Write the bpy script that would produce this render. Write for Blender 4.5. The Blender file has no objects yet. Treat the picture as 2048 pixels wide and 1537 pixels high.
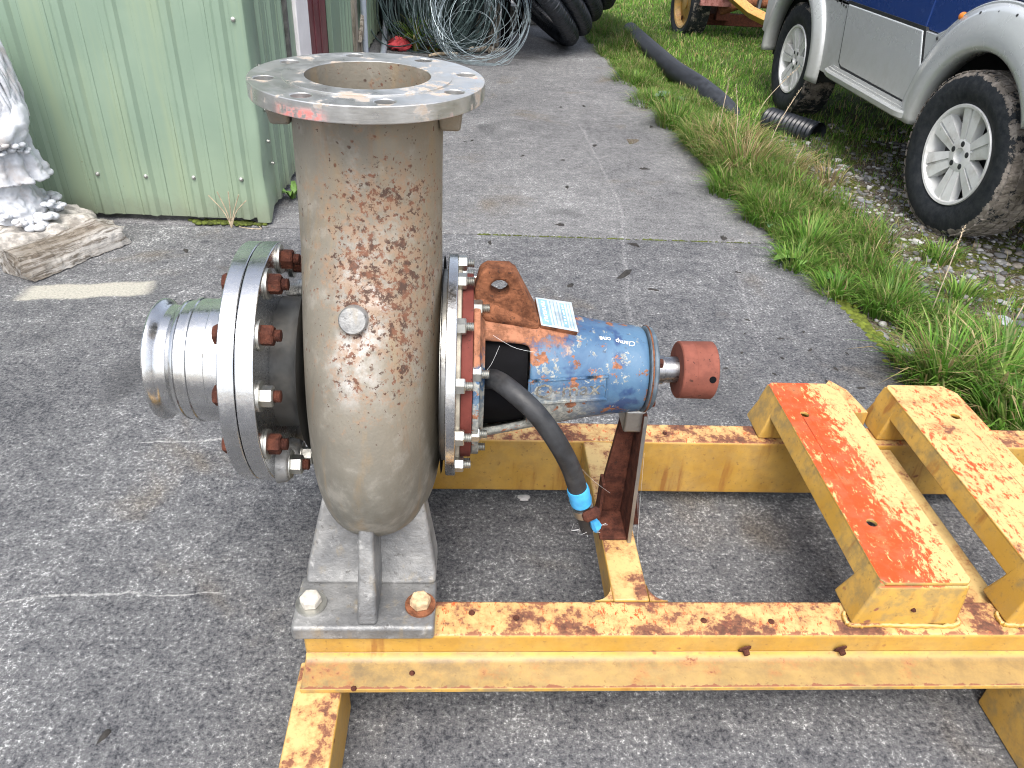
import bpy, bmesh, math, random
import numpy as np
from mathutils import Vector, Matrix

random.seed(7)
rng = np.random.default_rng(7)
R_ = math.radians
sc = bpy.context.scene
COL = sc.collection

# ------------------------------------------------------------------ camera
CAM_H = 1.30
PITCH, ROLL, YAW = R_(33.82), R_(-3.56), R_(-4.37)
FOC = 1525.0 / 2048.0 * 36.0


def cam_axes(pitch, roll, yaw):
    cp, sp = math.cos(pitch), math.sin(pitch)
    r = np.array([1, 0, 0.]); f = np.array([0, cp, -sp]); d = np.array([0, -sp, -cp])
    cr, sr = math.cos(roll), math.sin(roll)
    r2 = cr * r + sr * d
    d2 = -sr * r + cr * d
    cy, sy = math.cos(yaw), math.sin(yaw)
    m = np.array([[cy, -sy, 0], [sy, cy, 0], [0, 0, 1]])
    return m @ r2, m @ d2, m @ f


c_right, c_down, c_fwd = cam_axes(PITCH, ROLL, YAW)
cam_data = bpy.data.cameras.new("camera")
cam_data.sensor_width = 36
cam_data.lens = FOC
cam_data.clip_start = 0.02
cam_data.clip_end = 900
cam = bpy.data.objects.new("camera", cam_data)
COL.objects.link(cam)
mw = Matrix.Identity(4)
for i in range(3):
    mw[i][0] = c_right[i]
    mw[i][1] = -c_down[i]
    mw[i][2] = -c_fwd[i]
mw[2][3] = CAM_H
cam.matrix_world = mw
sc.camera = cam

# ------------------------------------------------------------------ world, sun, exposure
SUN_EL, SUN_AZ = R_(60), R_(186)      # azimuth clockwise from +Y (0 = far, 90 = right)
world = bpy.data.worlds.new("World")
sc.world = world
world.use_nodes = True
wn = world.node_tree
for n in list(wn.nodes):
    wn.nodes.remove(n)
wo = wn.nodes.new("ShaderNodeOutputWorld")
wb = wn.nodes.new("ShaderNodeBackground")
ws = wn.nodes.new("ShaderNodeTexSky")
ws.sky_type = 'NISHITA'
ws.sun_disc = False
ws.sun_elevation = SUN_EL
ws.sun_rotation = SUN_AZ
ws.air_density = 0.8
ws.dust_density = 4.0
ws.ozone_density = 0.8
wb.inputs[1].default_value = 0.15
whs = wn.nodes.new("ShaderNodeHueSaturation")   # thin high overcast: the blue is washed out
whs.inputs['Saturation'].default_value = .5
wn.links.new(ws.outputs[0], whs.inputs['Color'])
wn.links.new(whs.outputs[0], wb.inputs[0])
wn.links.new(wb.outputs[0], wo.inputs[0])

sun_d = bpy.data.lights.new("sun", 'SUN')
sun_d.energy = 1.05
sun_d.angle = R_(38)
sun_d.color = (1.0, 0.96, 0.90)
sun = bpy.data.objects.new("sun", sun_d)
COL.objects.link(sun)
sdir = Vector((math.sin(SUN_AZ) * math.cos(SUN_EL), math.cos(SUN_AZ) * math.cos(SUN_EL), math.sin(SUN_EL)))
sun.rotation_euler = sdir.to_track_quat('Z', 'Y').to_euler()
sun.location = (0, 0, 6)

sc.view_settings.view_transform = 'Standard'
sc.view_settings.look = 'None'
sc.view_settings.gamma = 1.0
sc.cycles.filter_width = 1.1
sc.view_settings.exposure = 1.38

# ------------------------------------------------------------------ helpers: scene graph
ORG = {}


def empty(name, loc, label, cat, group=None):
    o = bpy.data.objects.new(name, None)
    o.empty_display_size = 0.05
    COL.objects.link(o)
    o.location = loc
    ORG[o] = Vector(loc)
    tag(o, label, cat, group)
    return o


def tag(o, label=None, cat=None, group=None, kind=None):
    if label: o['label'] = label
    if cat: o['category'] = cat
    if group: o['group'] = group
    if kind: o['kind'] = kind
    return o


def link_mesh(name, me, parent=None, loc=(0, 0, 0), rot=None, mtx=None):
    o = bpy.data.objects.new(name, me)
    COL.objects.link(o)
    if parent is not None:
        o.parent = parent
        ORG[o] = ORG.get(parent, Vector((0, 0, 0)))
    if mtx is not None:
        o.matrix_local = mtx
    else:
        o.location = loc
        if rot is not None:
            o.rotation_euler = rot
    return o


K = 1.127


def W(p):
    """pump and skid are laid out in a reduced survey space; this brings them to real size"""
    return (p[0] * K, p[1] * K, CAM_H + K * (p[2] - CAM_H))


class MB:
    def __init__(self):
        self.v = []
        self.f = []
        self.mi = []

    def add(self, verts, faces, m=0):
        b = len(self.v)
        self.v += [tuple(float(c) for c in q) for q in verts]
        self.f += [tuple(b + i for i in fc) for fc in faces]
        self.mi += [m] * len(faces)
        return self

    def box(self, x0, x1, y0, y1, z0, z1, m=0):
        v = [(x, y, z) for z in (z0, z1) for y in (y0, y1) for x in (x0, x1)]
        return self.add(v, [(0, 2, 3, 1), (4, 5, 7, 6), (0, 1, 5, 4), (2, 6, 7, 3), (0, 4, 6, 2), (1, 3, 7, 5)], m)

    def frustum(self, bot, top, m=0):
        n = len(bot)
        fs = [tuple(range(n))[::-1], tuple(range(n, 2 * n))]
        fs += [(i, (i + 1) % n, n + (i + 1) % n, n + i) for i in range(n)]
        return self.add(list(bot) + list(top), fs, m)

    def prism(self, poly, axis, lo, hi, m=0):
        def mk(a, b, c):
            return {'x': (c, a, b), 'y': (a, c, b), 'z': (a, b, c)}[axis]
        return self.frustum([mk(a, b, lo) for a, b in poly], [mk(a, b, hi) for a, b in poly], m)

    def loft(self, rings, cap0=True, cap1=True, closed=True, m=0):
        n = len(rings[0])
        v = [q for r in rings for q in r]
        fs = []
        k = n if closed else n - 1
        for i in range(len(rings) - 1):
            for j in range(k):
                j2 = (j + 1) % n
                fs.append((i * n + j, i * n + j2, (i + 1) * n + j2, (i + 1) * n + j))
        if cap0: fs.append(tuple(range(n))[::-1])
        if cap1: fs.append(tuple(range((len(rings) - 1) * n, len(rings) * n)))
        return self.add(v, fs, m)

    def lathe(self, prof, axis='x', c=(0, 0), n=48, cap0=True, cap1=True, m=0):
        """prof: (position along axis, radius); c: the other two coordinates of the axis"""
        rings = []
        for a, r in prof:
            ring = []
            for k in range(n):
                t = 2 * math.pi * k / n
                u, w = c[0] + r * math.cos(t), c[1] + r * math.sin(t)
                ring.append({'x': (a, u, w), 'y': (u, a, w), 'z': (u, w, a)}[axis])
            rings.append(ring)
        return self.loft(rings, cap0, cap1, True, m)

    def tube(self, path, r, n=10, cap=True, closed=False, m=0):
        P = [Vector([float(c) for c in q]) for q in path]
        N = len(P)
        rr = [float(q) for q in r] if hasattr(r, '__len__') else [float(r)] * N
        rings = []
        up = None
        for i in range(N):
            if closed:
                t = P[(i + 1) % N] - P[i - 1]
            else:
                t = P[min(i + 1, N - 1)] - P[max(i - 1, 0)]
            t.normalize()
            if up is None:
                up = Vector((0, 0, 1)) if abs(t.z) < .9 else Vector((1, 0, 0))
            a = (up - t * up.dot(t)).normalized()
            b = t.cross(a)
            up = a
            rings.append([tuple(P[i] + rr[i] * (math.cos(2 * math.pi * k / n) * a + math.sin(2 * math.pi * k / n) * b)) for k in range(n)])
        if closed:
            rings.append(rings[0])
            return self.loft(rings, False, False, True, m)
        return self.loft(rings, cap, cap, True, m)

    def plate(self, outer, holes, axis, lo, hi, m=0):
        """flat plate with real holes; loops are 2D lists"""
        def mk(q, c):
            a, b = q
            return {'x': (c, a, b), 'y': (a, c, b), 'z': (a, b, c)}[axis]
        bm = bmesh.new()
        es = []
        for loop in [outer] + holes:
            vs = [bm.verts.new(mk(q, lo)) for q in loop]
            es += [bm.edges.new((vs[i], vs[(i + 1) % len(vs)])) for i in range(len(vs))]
        bmesh.ops.triangle_fill(bm, use_beauty=True, use_dissolve=False, edges=es)
        bm.verts.index_update()
        base = [tuple(v.co) for v in bm.verts]
        tris = [tuple(v.index for v in f.verts) for f in bm.faces]
        bm.free()
        self.add(base, tris, m)
        ax = {'x': 0, 'y': 1, 'z': 2}[axis]
        top = []
        for q in base:
            q = list(q); q[ax] = hi; top.append(q)
        self.add(top, [t[::-1] for t in tris], m)
        for loop in [outer] + holes:
            n = len(loop)
            self.add([mk(q, lo) for q in loop] + [mk(q, hi) for q in loop],
                     [(i, (i + 1) % n, n + (i + 1) % n, n + i) for i in range(n)], m)
        return self

    def mesh(self, name, mats, org=(0, 0, 0), p=False, smooth=35, weld=True):
        vs = [W(q) for q in self.v] if p else self.v
        vs = [(q[0] - org[0], q[1] - org[1], q[2] - org[2]) for q in vs]
        me = bpy.data.meshes.new(name)
        me.from_pydata(vs, [], self.f)
        if not isinstance(mats, (list, tuple)): mats = [mats]
        for mt in mats: me.materials.append(mt)
        if len(mats) > 1:
            me.polygons.foreach_set('material_index', self.mi)
        bm = bmesh.new()
        bm.from_mesh(me)
        if weld: bmesh.ops.remove_doubles(bm, verts=bm.verts, dist=1e-5)
        bmesh.ops.recalc_face_normals(bm, faces=bm.faces)
        bm.to_mesh(me)
        bm.free()
        if smooth:
            me.polygons.foreach_set('use_smooth', [True] * len(me.polygons))
            me.set_sharp_from_angle(angle=R_(smooth))
        me.update()
        return me

    def build(self, name, mats, parent=None, p=False, smooth=35, bevel=0, seg=2, weld=True):
        org = ORG.get(parent, Vector((0, 0, 0))) if parent is not None else Vector((0, 0, 0))
        me = self.mesh(name, mats, org, p, smooth, weld)
        o = link_mesh(name, me, parent)
        if bevel:
            b = o.modifiers.new('bevel', 'BEVEL')
            b.width = bevel
            b.segments = seg
            b.limit_method = 'ANGLE'
            b.angle_limit = R_(38)
            b.harden_normals = True
        return o


def circle(cx, cy, r, n=24, a0=0.):
    return [(cx + r * math.cos(a0 + 2 * math.pi * k / n), cy + r * math.sin(a0 + 2 * math.pi * k / n)) for k in range(n)]


def catmull(pts, n):
    """smooth resampling of control rows (first column is the parameter order)"""
    P = np.array(pts, float)
    t = np.linspace(0, len(P) - 1, n)
    out = []
    for s in t:
        i = min(int(s), len(P) - 2)
        u = s - i
        p0, p1, p2, p3 = P[max(i - 1, 0)], P[i], P[i + 1], P[min(i + 2, len(P) - 1)]
        out.append(.5 * ((2 * p1) + (-p0 + p2) * u + (2 * p0 - 5 * p1 + 4 * p2 - p3) * u * u + (-p0 + 3 * p1 - 3 * p2 + p3) * u ** 3))
    return np.array(out)


# ------------------------------------------------------------------ helpers: materials
class Mat:
    def __init__(self, name, rough=.6, metal=0., spec=.5):
        self.m = bpy.data.materials.new(name)
        self.m.use_nodes = True
        self.t = self.m.node_tree
        self.b = self.t.nodes['Principled BSDF']
        self.b.inputs['Roughness'].default_value = rough
        self.b.inputs['Metallic'].default_value = metal
        self.b.inputs['Specular IOR Level'].default_value = spec
        self._p = None

    def n(self, kind): return self.t.nodes.new(kind)

    def put(self, sock, v):
        if v is None: return
        if hasattr(v, 'is_linked') or hasattr(v, 'links'):
            self.t.links.new(v, sock)
        else:
            if hasattr(sock.default_value, '__len__') and len(sock.default_value) == 4 and len(v) == 3:
                v = tuple(v) + (1,)
            sock.default_value = v

    def pos(self):
        if self._p is None:
            self._p = self.n('ShaderNodeNewGeometry')
        return self._p.outputs['Position']

    def nrm(self):
        self.pos()
        return self._p.outputs['Normal']

    def obj(self):
        return self.n('ShaderNodeTexCoord').outputs['Object']

    def xyz(self, vec=None):
        s = self.n('ShaderNodeSeparateXYZ')
        self.put(s.inputs[0], vec or self.pos())
        return s.outputs[0], s.outputs[1], s.outputs[2]

    def scale(self, vec, s):
        q = self.n('ShaderNodeVectorMath'); q.operation = 'MULTIPLY'
        self.put(q.inputs[0], vec); q.inputs[1].default_value = s
        return q.outputs[0]

    def noise(self, scale, detail=4, rough=.55, dist=0., vec=None, col=False):
        q = self.n('ShaderNodeTexNoise')
        q.inputs['Scale'].default_value = scale
        q.inputs['Detail'].default_value = detail
        q.inputs['Roughness'].default_value = rough
        q.inputs['Distortion'].default_value = dist
        self.put(q.inputs['Vector'], vec or self.pos())
        return q.outputs['Color' if col else 'Fac']

    def voro(self, scale, feat='F1', vec=None, out='Distance', rand=1.):
        q = self.n('ShaderNodeTexVoronoi')
        q.feature = feat
        q.inputs['Scale'].default_value = scale
        q.inputs['Randomness'].default_value = rand
        self.put(q.inputs['Vector'], vec or self.pos())
        return q.outputs[out]

    def wobble(self, amt, scale, vec=None):
        c = self.noise(scale, 3, .5, 0, vec, True)
        a = self.n('ShaderNodeVectorMath'); a.operation = 'SUBTRACT'
        self.put(a.inputs[0], c); a.inputs[1].default_value = (.5, .5, .5)
        b = self.n('ShaderNodeVectorMath'); b.operation = 'MULTIPLY_ADD'
        self.put(b.inputs[0], a.outputs[0]); b.inputs[1].default_value = (amt,) * 3
        self.put(b.inputs[2], vec or self.pos())
        return b.outputs[0]

    def mr(self, f, a, b, c=0., d=1., smooth=True):
        q = self.n('ShaderNodeMapRange')
        if smooth: q.interpolation_type = 'SMOOTHSTEP'
        self.put(q.inputs[0], f)
        for i, v in zip((1, 2, 3, 4), (a, b, c, d)):
            self.put(q.inputs[i], v)
        return q.outputs[0]

    def math(self, op, a, b=None, clamp=False):
        q = self.n('ShaderNodeMath'); q.operation = op; q.use_clamp = clamp
        self.put(q.inputs[0], a)
        if b is not None: self.put(q.inputs[1], b)
        return q.outputs[0]

    def mul(self, *a):
        r = a[0]
        for q in a[1:]: r = self.math('MULTIPLY', r, q)
        return r

    def mx(self, *a):
        r = a[0]
        for q in a[1:]: r = self.math('MAXIMUM', r, q)
        return r

    def inv(self, a): return self.math('SUBTRACT', 1., a)

    def mix(self, f, a, b, mode='MIX'):
        q = self.n('ShaderNodeMix'); q.data_type = 'RGBA'; q.blend_type = mode
        self.put(q.inputs[0], f); self.put(q.inputs[6], a); self.put(q.inputs[7], b)
        return q.outputs[2]

    def grey(self, f):
        q = self.n('ShaderNodeCombineColor')
        for i in range(3): self.put(q.inputs[i], f)
        return q.outputs[0]

    def attr(self, name):
        q = self.n('ShaderNodeAttribute'); q.attribute_name = name
        return q.outputs['Color']

    def seg(self, a, b, w, vec=None):
        """mask of a soft line between two ground points a,b (x,y)"""
        x, y, z = self.xyz(vec)
        dx, dy = b[0] - a[0], b[1] - a[1]
        L = math.hypot(dx, dy)
        ux, uy = dx / L, dy / L
        al = self.math('ADD', self.math('MULTIPLY', self.math('SUBTRACT', x, a[0]), ux), self.math('MULTIPLY', self.math('SUBTRACT', y, a[1]), uy))
        ac = self.math('ABSOLUTE', self.math('SUBTRACT', self.math('MULTIPLY', self.math('SUBTRACT', x, a[0]), -uy), self.math('MULTIPLY', self.math('SUBTRACT', y, a[1]), -ux)))
        m = self.mr(ac, w * .3, w, 1, 0)
        m = self.mul(m, self.mr(al, -.02, .02), self.mr(al, L - .02, L + .02, 1, 0))
        return m

    def fin(self, color=None, rough=None, metal=None, bump=None, bs=.3, bd=.01, spec=None):
        self.put(self.b.inputs['Base Color'], color)
        self.put(self.b.inputs['Roughness'], rough)
        self.put(self.b.inputs['Metallic'], metal)
        if bump is not None:
            q = self.n('ShaderNodeBump')
            q.inputs['Strength'].default_value = bs
            q.inputs['Distance'].default_value = bd
            self.put(q.inputs['Height'], bump)
            self.t.links.new(q.outputs[0], self.b.inputs['Normal'])
        return self.m


def m_concrete(name, pale=0.):
    M = Mat(name, .9, 0, .25)
    n1 = M.noise(.8, 4, .6)
    n2 = M.noise(7, 4, .65)
    nf = M.noise(115, 6, .78)
    ng = M.noise(420, 1, .5)
    nm = M.noise(30, 4, .65)
    nb = M.noise(2.3, 4, .6, .4)
    k = pale
    sh = M.math('ADD', M.math('ADD', M.math('MULTIPLY', M.math('SUBTRACT', n2, .5), .22), M.math('MULTIPLY', M.math('SUBTRACT', n1, .5), .34)), M.math('MULTIPLY', M.math('SUBTRACT', nm, .5), .34))
    v = M.math('ADD', M.math('ADD', nf, sh), M.math('MULTIPLY', M.math('SUBTRACT', ng, .5), .16))
    dk = (.034 + .038 * k, .036 + .037 * k, .043 + .033 * k)
    md = (.114 + .060 * k, .116 + .058 * k, .122 + .054 * k)
    lt = (.175 + .04 * k, .177 + .04 * k, .180 + .036 * k)
    wh = (.52, .53, .53)
    c = M.mix(M.mr(v, .34, .50), dk, md)
    c = M.mix(M.mr(v, .50, .58), c, lt)
    c = M.mix(M.mul(M.mr(v, .585, .67), .85 - .25 * k), c, wh)
    c = M.mix(M.mul(M.mr(nb, .56, .74), .6), c, M.mix(M.mr(nf, .4, .6), (.065, .052, .035), (.20, .165, .12)))
    oil = M.mr(M.math('ADD', M.noise(1.7, 3, .6, .6), M.math('MULTIPLY', M.math('SUBTRACT', nm, .5), .12)), .60, .70)
    c = M.mix(M.mul(oil, .45), c, (.030, .031, .034))
    wob = M.wobble(.05, 4)
    if pale < .5:
        # hairline lime-filled cracks and a pale mortar patch beside the timber
        wc = M.wobble(.05, 9)
        ck = M.mx(M.seg((-1.3, 1.06), (-.66, 1.12), .0045, wc), M.seg((-.66, 1.12), (-.50, 1.115), .003, wc), M.seg((-.85, 1.62), (-.42, 1.67), .005, wc))
        c = M.mix(M.mul(ck, M.mr(nf, .35, .6, .1, .55)), c, (.52, .52, .50))
        x, y, z = M.xyz(M.wobble(.035, 14))
        yy = M.math('SUBTRACT', y, M.math('MULTIPLY', M.math('ADD', x, 1.35), .16))
        pm = M.mul(M.mr(x, -1.56, -1.50), M.mr(x, -1.15, -1.10, 1, 0), M.mr(yy, 2.405, 2.425), M.mr(yy, 2.515, 2.535, 1, 0))
        c = M.mix(M.mul(pm, M.mr(nf, .3, .6, .5, .95)), c, (.40, .385, .33))
    tm = M.mx(M.seg((.70, 4.9), (.735, 3.5), .010, wob), M.seg((.735, 3.5), (.58, 2.3), .012, wob), M.seg((1.13, 2.95), (1.0, 2.15), .009, wob))
    c = M.mix(M.mul(tm, M.mr(nf, .40, .64, .0, .36)), c, (.42, .42, .42))
    bump = M.math('ADD', nf, M.mul(ng, .3))
    return M.fin(c, M.mr(n2, .3, .7, .8, .98), None, bump, .7, .006)


def m_cast():
    M = Mat("cast_pump_metal", .55, .25)
    P = M.wobble(.02, 30)
    x, y, z = M.xyz()
    n1 = M.noise(5, 5, .6)
    n2 = M.noise(24, 6, .65)
    nz = M.noise(9, 5, .6, .3, M.scale(M.pos(), (2.5, 2.5, .45)))
    base = M.mix(M.mr(n1, .3, .7), (.135, .122, .096), (.205, .186, .148))
    base = M.mix(M.mr(x, -.16, -.02, 0, .45), base, (.27, .205, .125))
    base = M.mix(M.mr(z, .40, .66, .85, 0), base, M.mix(M.mr(n2, .35, .65), (.135, .132, .112), (.20, .197, .172)))
    base = M.mix(M.mr(nz, .52, .70, 0, .55), base, (.27, .19, .10))
    base = M.mix(M.mul(M.mr(n2, .50, .68), .5), base, (.30, .28, .24))
    streak = M.mul(M.mr(M.math('ABSOLUTE', M.math('ADD', M.math('ADD', x, .15), M.math('MULTIPLY', M.math('SUBTRACT', n1, .5), .12))), .008, .05, 1, 0), M.mr(z, .62, .68), M.mr(z, .80, .88, 1, 0))
    base = M.mix(M.mul(streak, M.mr(n2, .35, .6), .8), base, (.42, .41, .39))
    zone = M.mul(M.mr(z, .52, .74), M.mr(z, .90, .99, 1., .45), M.mr(M.math('ABSOLUTE', M.math('ADD', x, .125)), .03, .12, 1.1, .35), M.mr(M.noise(4.5, 4, .6), .30, .58))
    runs = M.mul(M.mr(M.noise(30, 5, .65, .1, M.scale(M.pos(), (1, 1, .10))), .56, .70), M.mr(z, .42, .6, .25, 1.))
    base = M.mix(M.mul(runs, .38), base, (.23, .135, .07))
    s1 = M.mx(M.mr(M.math('ADD', M.noise(55, 6, .74), M.math('MULTIPLY', zone, .23)), .765, .82), M.mr(M.math('ADD', M.noise(17, 7, .78), M.math('MULTIPLY', zone, .20)), .76, .80))
    s2 = M.mr(M.math('ADD', M.noise(130, 4, .65), M.math('MULTIPLY', zone, .15)), .70, .745)
    s3 = M.mr(M.voro(60, 'F1', P), .10, .22, 1, 0)
    s3 = M.mul(s3, M.mr(M.math('ADD', M.noise(8, 3, .6), M.math('MULTIPLY', zone, .2)), .58, .66))
    halo = M.mr(M.math('ADD', M.noise(62, 6, .74), M.math('MULTIPLY', zone, .21)), .62, .78)
    base = M.mix(M.mul(halo, .65), base, (.25, .155, .092))
    rust = M.mx(s1, s2, s3)
    rc = M.mix(M.mr(M.noise(70, 3), .4, .6), (.042, .018, .012), (.135, .052, .028))
    c = M.mix(M.mul(rust, .9), base, rc)
    blk = M.mr(M.noise(150, 3, .6), .70, .76)
    c = M.mix(M.mul(blk, .7), c, (.05, .045, .04))
    bump = M.math('ADD', n2, M.math('MULTIPLY', M.noise(180, 4), .8))
    return M.fin(c, M.mr(rust, 0, 1, .62, .92), M.mr(rust, 0, 1, .15, 0), bump, .28, .003)


def m_foot():
    M = Mat("grey_cast_foot", .5, .45)
    n1 = M.noise(7, 5, .6); n2 = M.noise(40, 5, .65)
    nz = M.noise(14, 4, .6, 0, M.scale(M.pos(), (3, 3, .5)))
    c = M.mix(M.mr(n1, .35, .65), (.155, .158, .16), (.33, .33, .32))
    c = M.mix(M.mr(nz, .55, .72, 0, .5), c, (.30, .25, .165))
    c = M.mix(M.mul(M.mr(n2, .58, .7), .5), c, (.48, .48, .47))
    c = M.mix(M.mul(M.mr(M.noise(110, 4), .62, .7), .6), c, (.09, .085, .08))
    return M.fin(c, M.mr(n2, .3, .7, .4, .65), None, M.math('ADD', n2, M.noise(9, 3)), .6, .006)


def m_steel(name, tint=(.60, .62, .64), rust=.0, sc_=(1, 1, 1), rough=(.22, .42)):
    M = Mat(name, .3, 1.)
    n1 = M.noise(10, 5, .6); n2 = M.noise(60, 4, .6)
    br = M.noise(160, 3, .6, 0, M.scale(M.pos(), sc_))
    c = M.mix(M.mr(n1, .35, .7), tint, tuple(t * .72 for t in tint))
    c = M.mix(M.mul(M.mr(br, .35, .65), .35), c, tuple(t * .78 for t in tint))
    c = M.mix(M.mr(M.noise(4, 4, .6), .52, .78, 0, .3), c, (.42, .37, .26))
    met = 1.
    rg = M.mr(br, .3, .7, *rough)
    if rust:
        r = M.mr(M.math('ADD', M.noise(30, 6, .7), M.math('MULTIPLY', M.noise(3, 2), .3)), .90 - .2 * rust, .96 - .2 * rust)
        c = M.mix(M.mul(r, .85), c, (.23, .10, .045))
        met = M.inv(M.mul(r, .9))
        rg = M.mx(rg, M.mul(r, .85))
    return M.fin(c, rg, met, br, .08, .002)


def m_flange_top():
    """machined discharge flange: grey steel, water marks, brown staining, red primer rubs"""
    M = Mat("discharge_flange_metal", .35, .85)
    n1 = M.noise(9, 5, .65, .4); n2 = M.noise(34, 5, .65); n3 = M.noise(150, 3)
    x, y, z = M.xyz()
    c = M.mix(M.mr(n1, .35, .65), (.56, .57, .57), (.44, .44, .42))
    br = M.noise(190, 3, .6, 0, M.scale(M.pos(), (.25, .25, 1.6)))
    c = M.mix(M.mul(M.mr(br, .35, .65), .3), c, (.36, .35, .32))
    right = M.mr(x, -.10, .03)
    c = M.mix(M.mul(right, M.mr(n2, .35, .6), .6), c, (.62, .60, .56))
    st = M.mr(M.math('ADD', M.noise(26, 6, .7), M.math('MULTIPLY', M.noise(4, 3), .2)), .655, .74)
    c = M.mix(M.mul(st, .6), c, (.26, .17, .09))
    red = M.mul(M.mr(M.noise(40, 6, .7, .3), .62, .68), right)
    c = M.mix(M.mul(red, .7), c, (.36, .10, .07))
    # red primer rub on the rim
    rub = M.mul(M.mr(M.math('ABSOLUTE', M.math('ADD', x, .213)), .022, .042, 1, 0), M.mr(y, 1.04, 1.06, 1, 0), M.mr(M.noise(70, 5, .7), .40, .55), M.mr(z, 1.036, 1.046, 1, 0), M.mr(z, 1.022, 1.030))
    c = M.mix(M.mul(rub, .8), c, (.50, .11, .09))
    dirt = M.mx(st, red, rub)
    return M.fin(c, M.math('ADD', M.mr(n2, .3, .7, .26, .5), M.mul(dirt, .35)), M.mr(dirt, 0, 1, .85, .05), br, .12, .002)


def m_rust(name, a=(.10, .034, .018), b=(.20, .075, .035), rough=.9):
    M = Mat(name, rough, 0, .2)
    n = M.noise(45, 6, .7); n1 = M.noise(12, 4)
    c = M.mix(M.mr(n, .35, .65), a, b)
    c = M.mix(M.mr(n1, .55, .75, 0, .6), c, tuple(min(1, q * 1.5) for q in b))
    c = M.mix(M.mul(M.mr(M.noise(130, 3), .62, .7), .7), c, (.03, .018, .014))
    return M.fin(c, None, None, M.math('ADD', n, M.noise(200, 3)), .5, .004)


def m_primer(name, col=(.145, .040, .027)):
    """matt red-brown oxide primer with pits"""
    M = Mat(name, .8, 0, .25)
    n = M.noise(30, 5, .65)
    c = M.mix(M.mr(n, .35, .7), col, tuple(q * 1.45 for q in col))
    c = M.mix(M.mul(M.mr(M.noise(140, 3, .6), .64, .70), .8), c, (.035, .016, .012))
    c = M.mix(M.mul(M.mr(M.noise(60, 5, .7), .70, .75), .6), c, (.38, .16, .12))
    return M.fin(c, None, None, n, .2, .003)


def m_blue():
    M = Mat("worn_blue_paint", .5, 0, .5)
    x, y, z = M.xyz()
    n1 = M.noise(8, 5, .65, .5); n2 = M.noise(38, 6, .75); n3 = M.noise(120, 4)
    c = M.mix(M.mr(n1, .4, .62), (.034, .080, .165), (.068, .140, .225))
    c = M.mix(M.mr(M.noise(16, 4, .6), .56, .66, 0, .8), c, (.016, .038, .12))
    # bare grey weathered casting on the lower left
    gm = M.mul(M.mr(M.math('ADD', M.math('MULTIPLY', M.math('SUBTRACT', n1, .5), .25), x), .17, .24, 1, 0), M.mr(M.math('ADD', M.math('MULTIPLY', M.math('SUBTRACT', n2, .5), .10), z), .55, .60, 1, 0))
    gm = M.mx(gm, M.mr(M.math('ADD', n2, M.math('MULTIPLY', M.math('SUBTRACT', .22, x), .35)), .575, .595, 0, .9))
    c = M.mix(gm, c, M.mix(M.mr(n3, .4, .6), (.19, .20, .19), (.33, .33, .29)))
    # rust spreading below the lifting lug
    rm = M.mul(M.mr(M.math('ADD', M.math('MULTIPLY', M.math('SUBTRACT', n1, .5), .16), x), .165, .19, 1, 0), M.mr(M.math('ADD', M.math('MULTIPLY', M.math('SUBTRACT', n2, .5), .12), z), .635, .66))
    rs = M.mr(M.math('ADD', M.noise(26, 6, .72), M.math('MULTIPLY', M.noise(5, 2), .15)), .655, .668)
    rust = M.mx(rm, rs)
    c = M.mix(rust, c, M.mix(M.mr(n2, .4, .62), (.15, .058, .026), (.33, .14, .075)))
    c = M.mix(M.mul(M.mr(n3, .64, .7), .6), c, (.04, .04, .045))
    return M.fin(c, M.mr(M.mx(rust, gm), 0, 1, .38, .85), None, M.math('ADD', n2, M.mul(rust, .5)), .3, .003)


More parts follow.
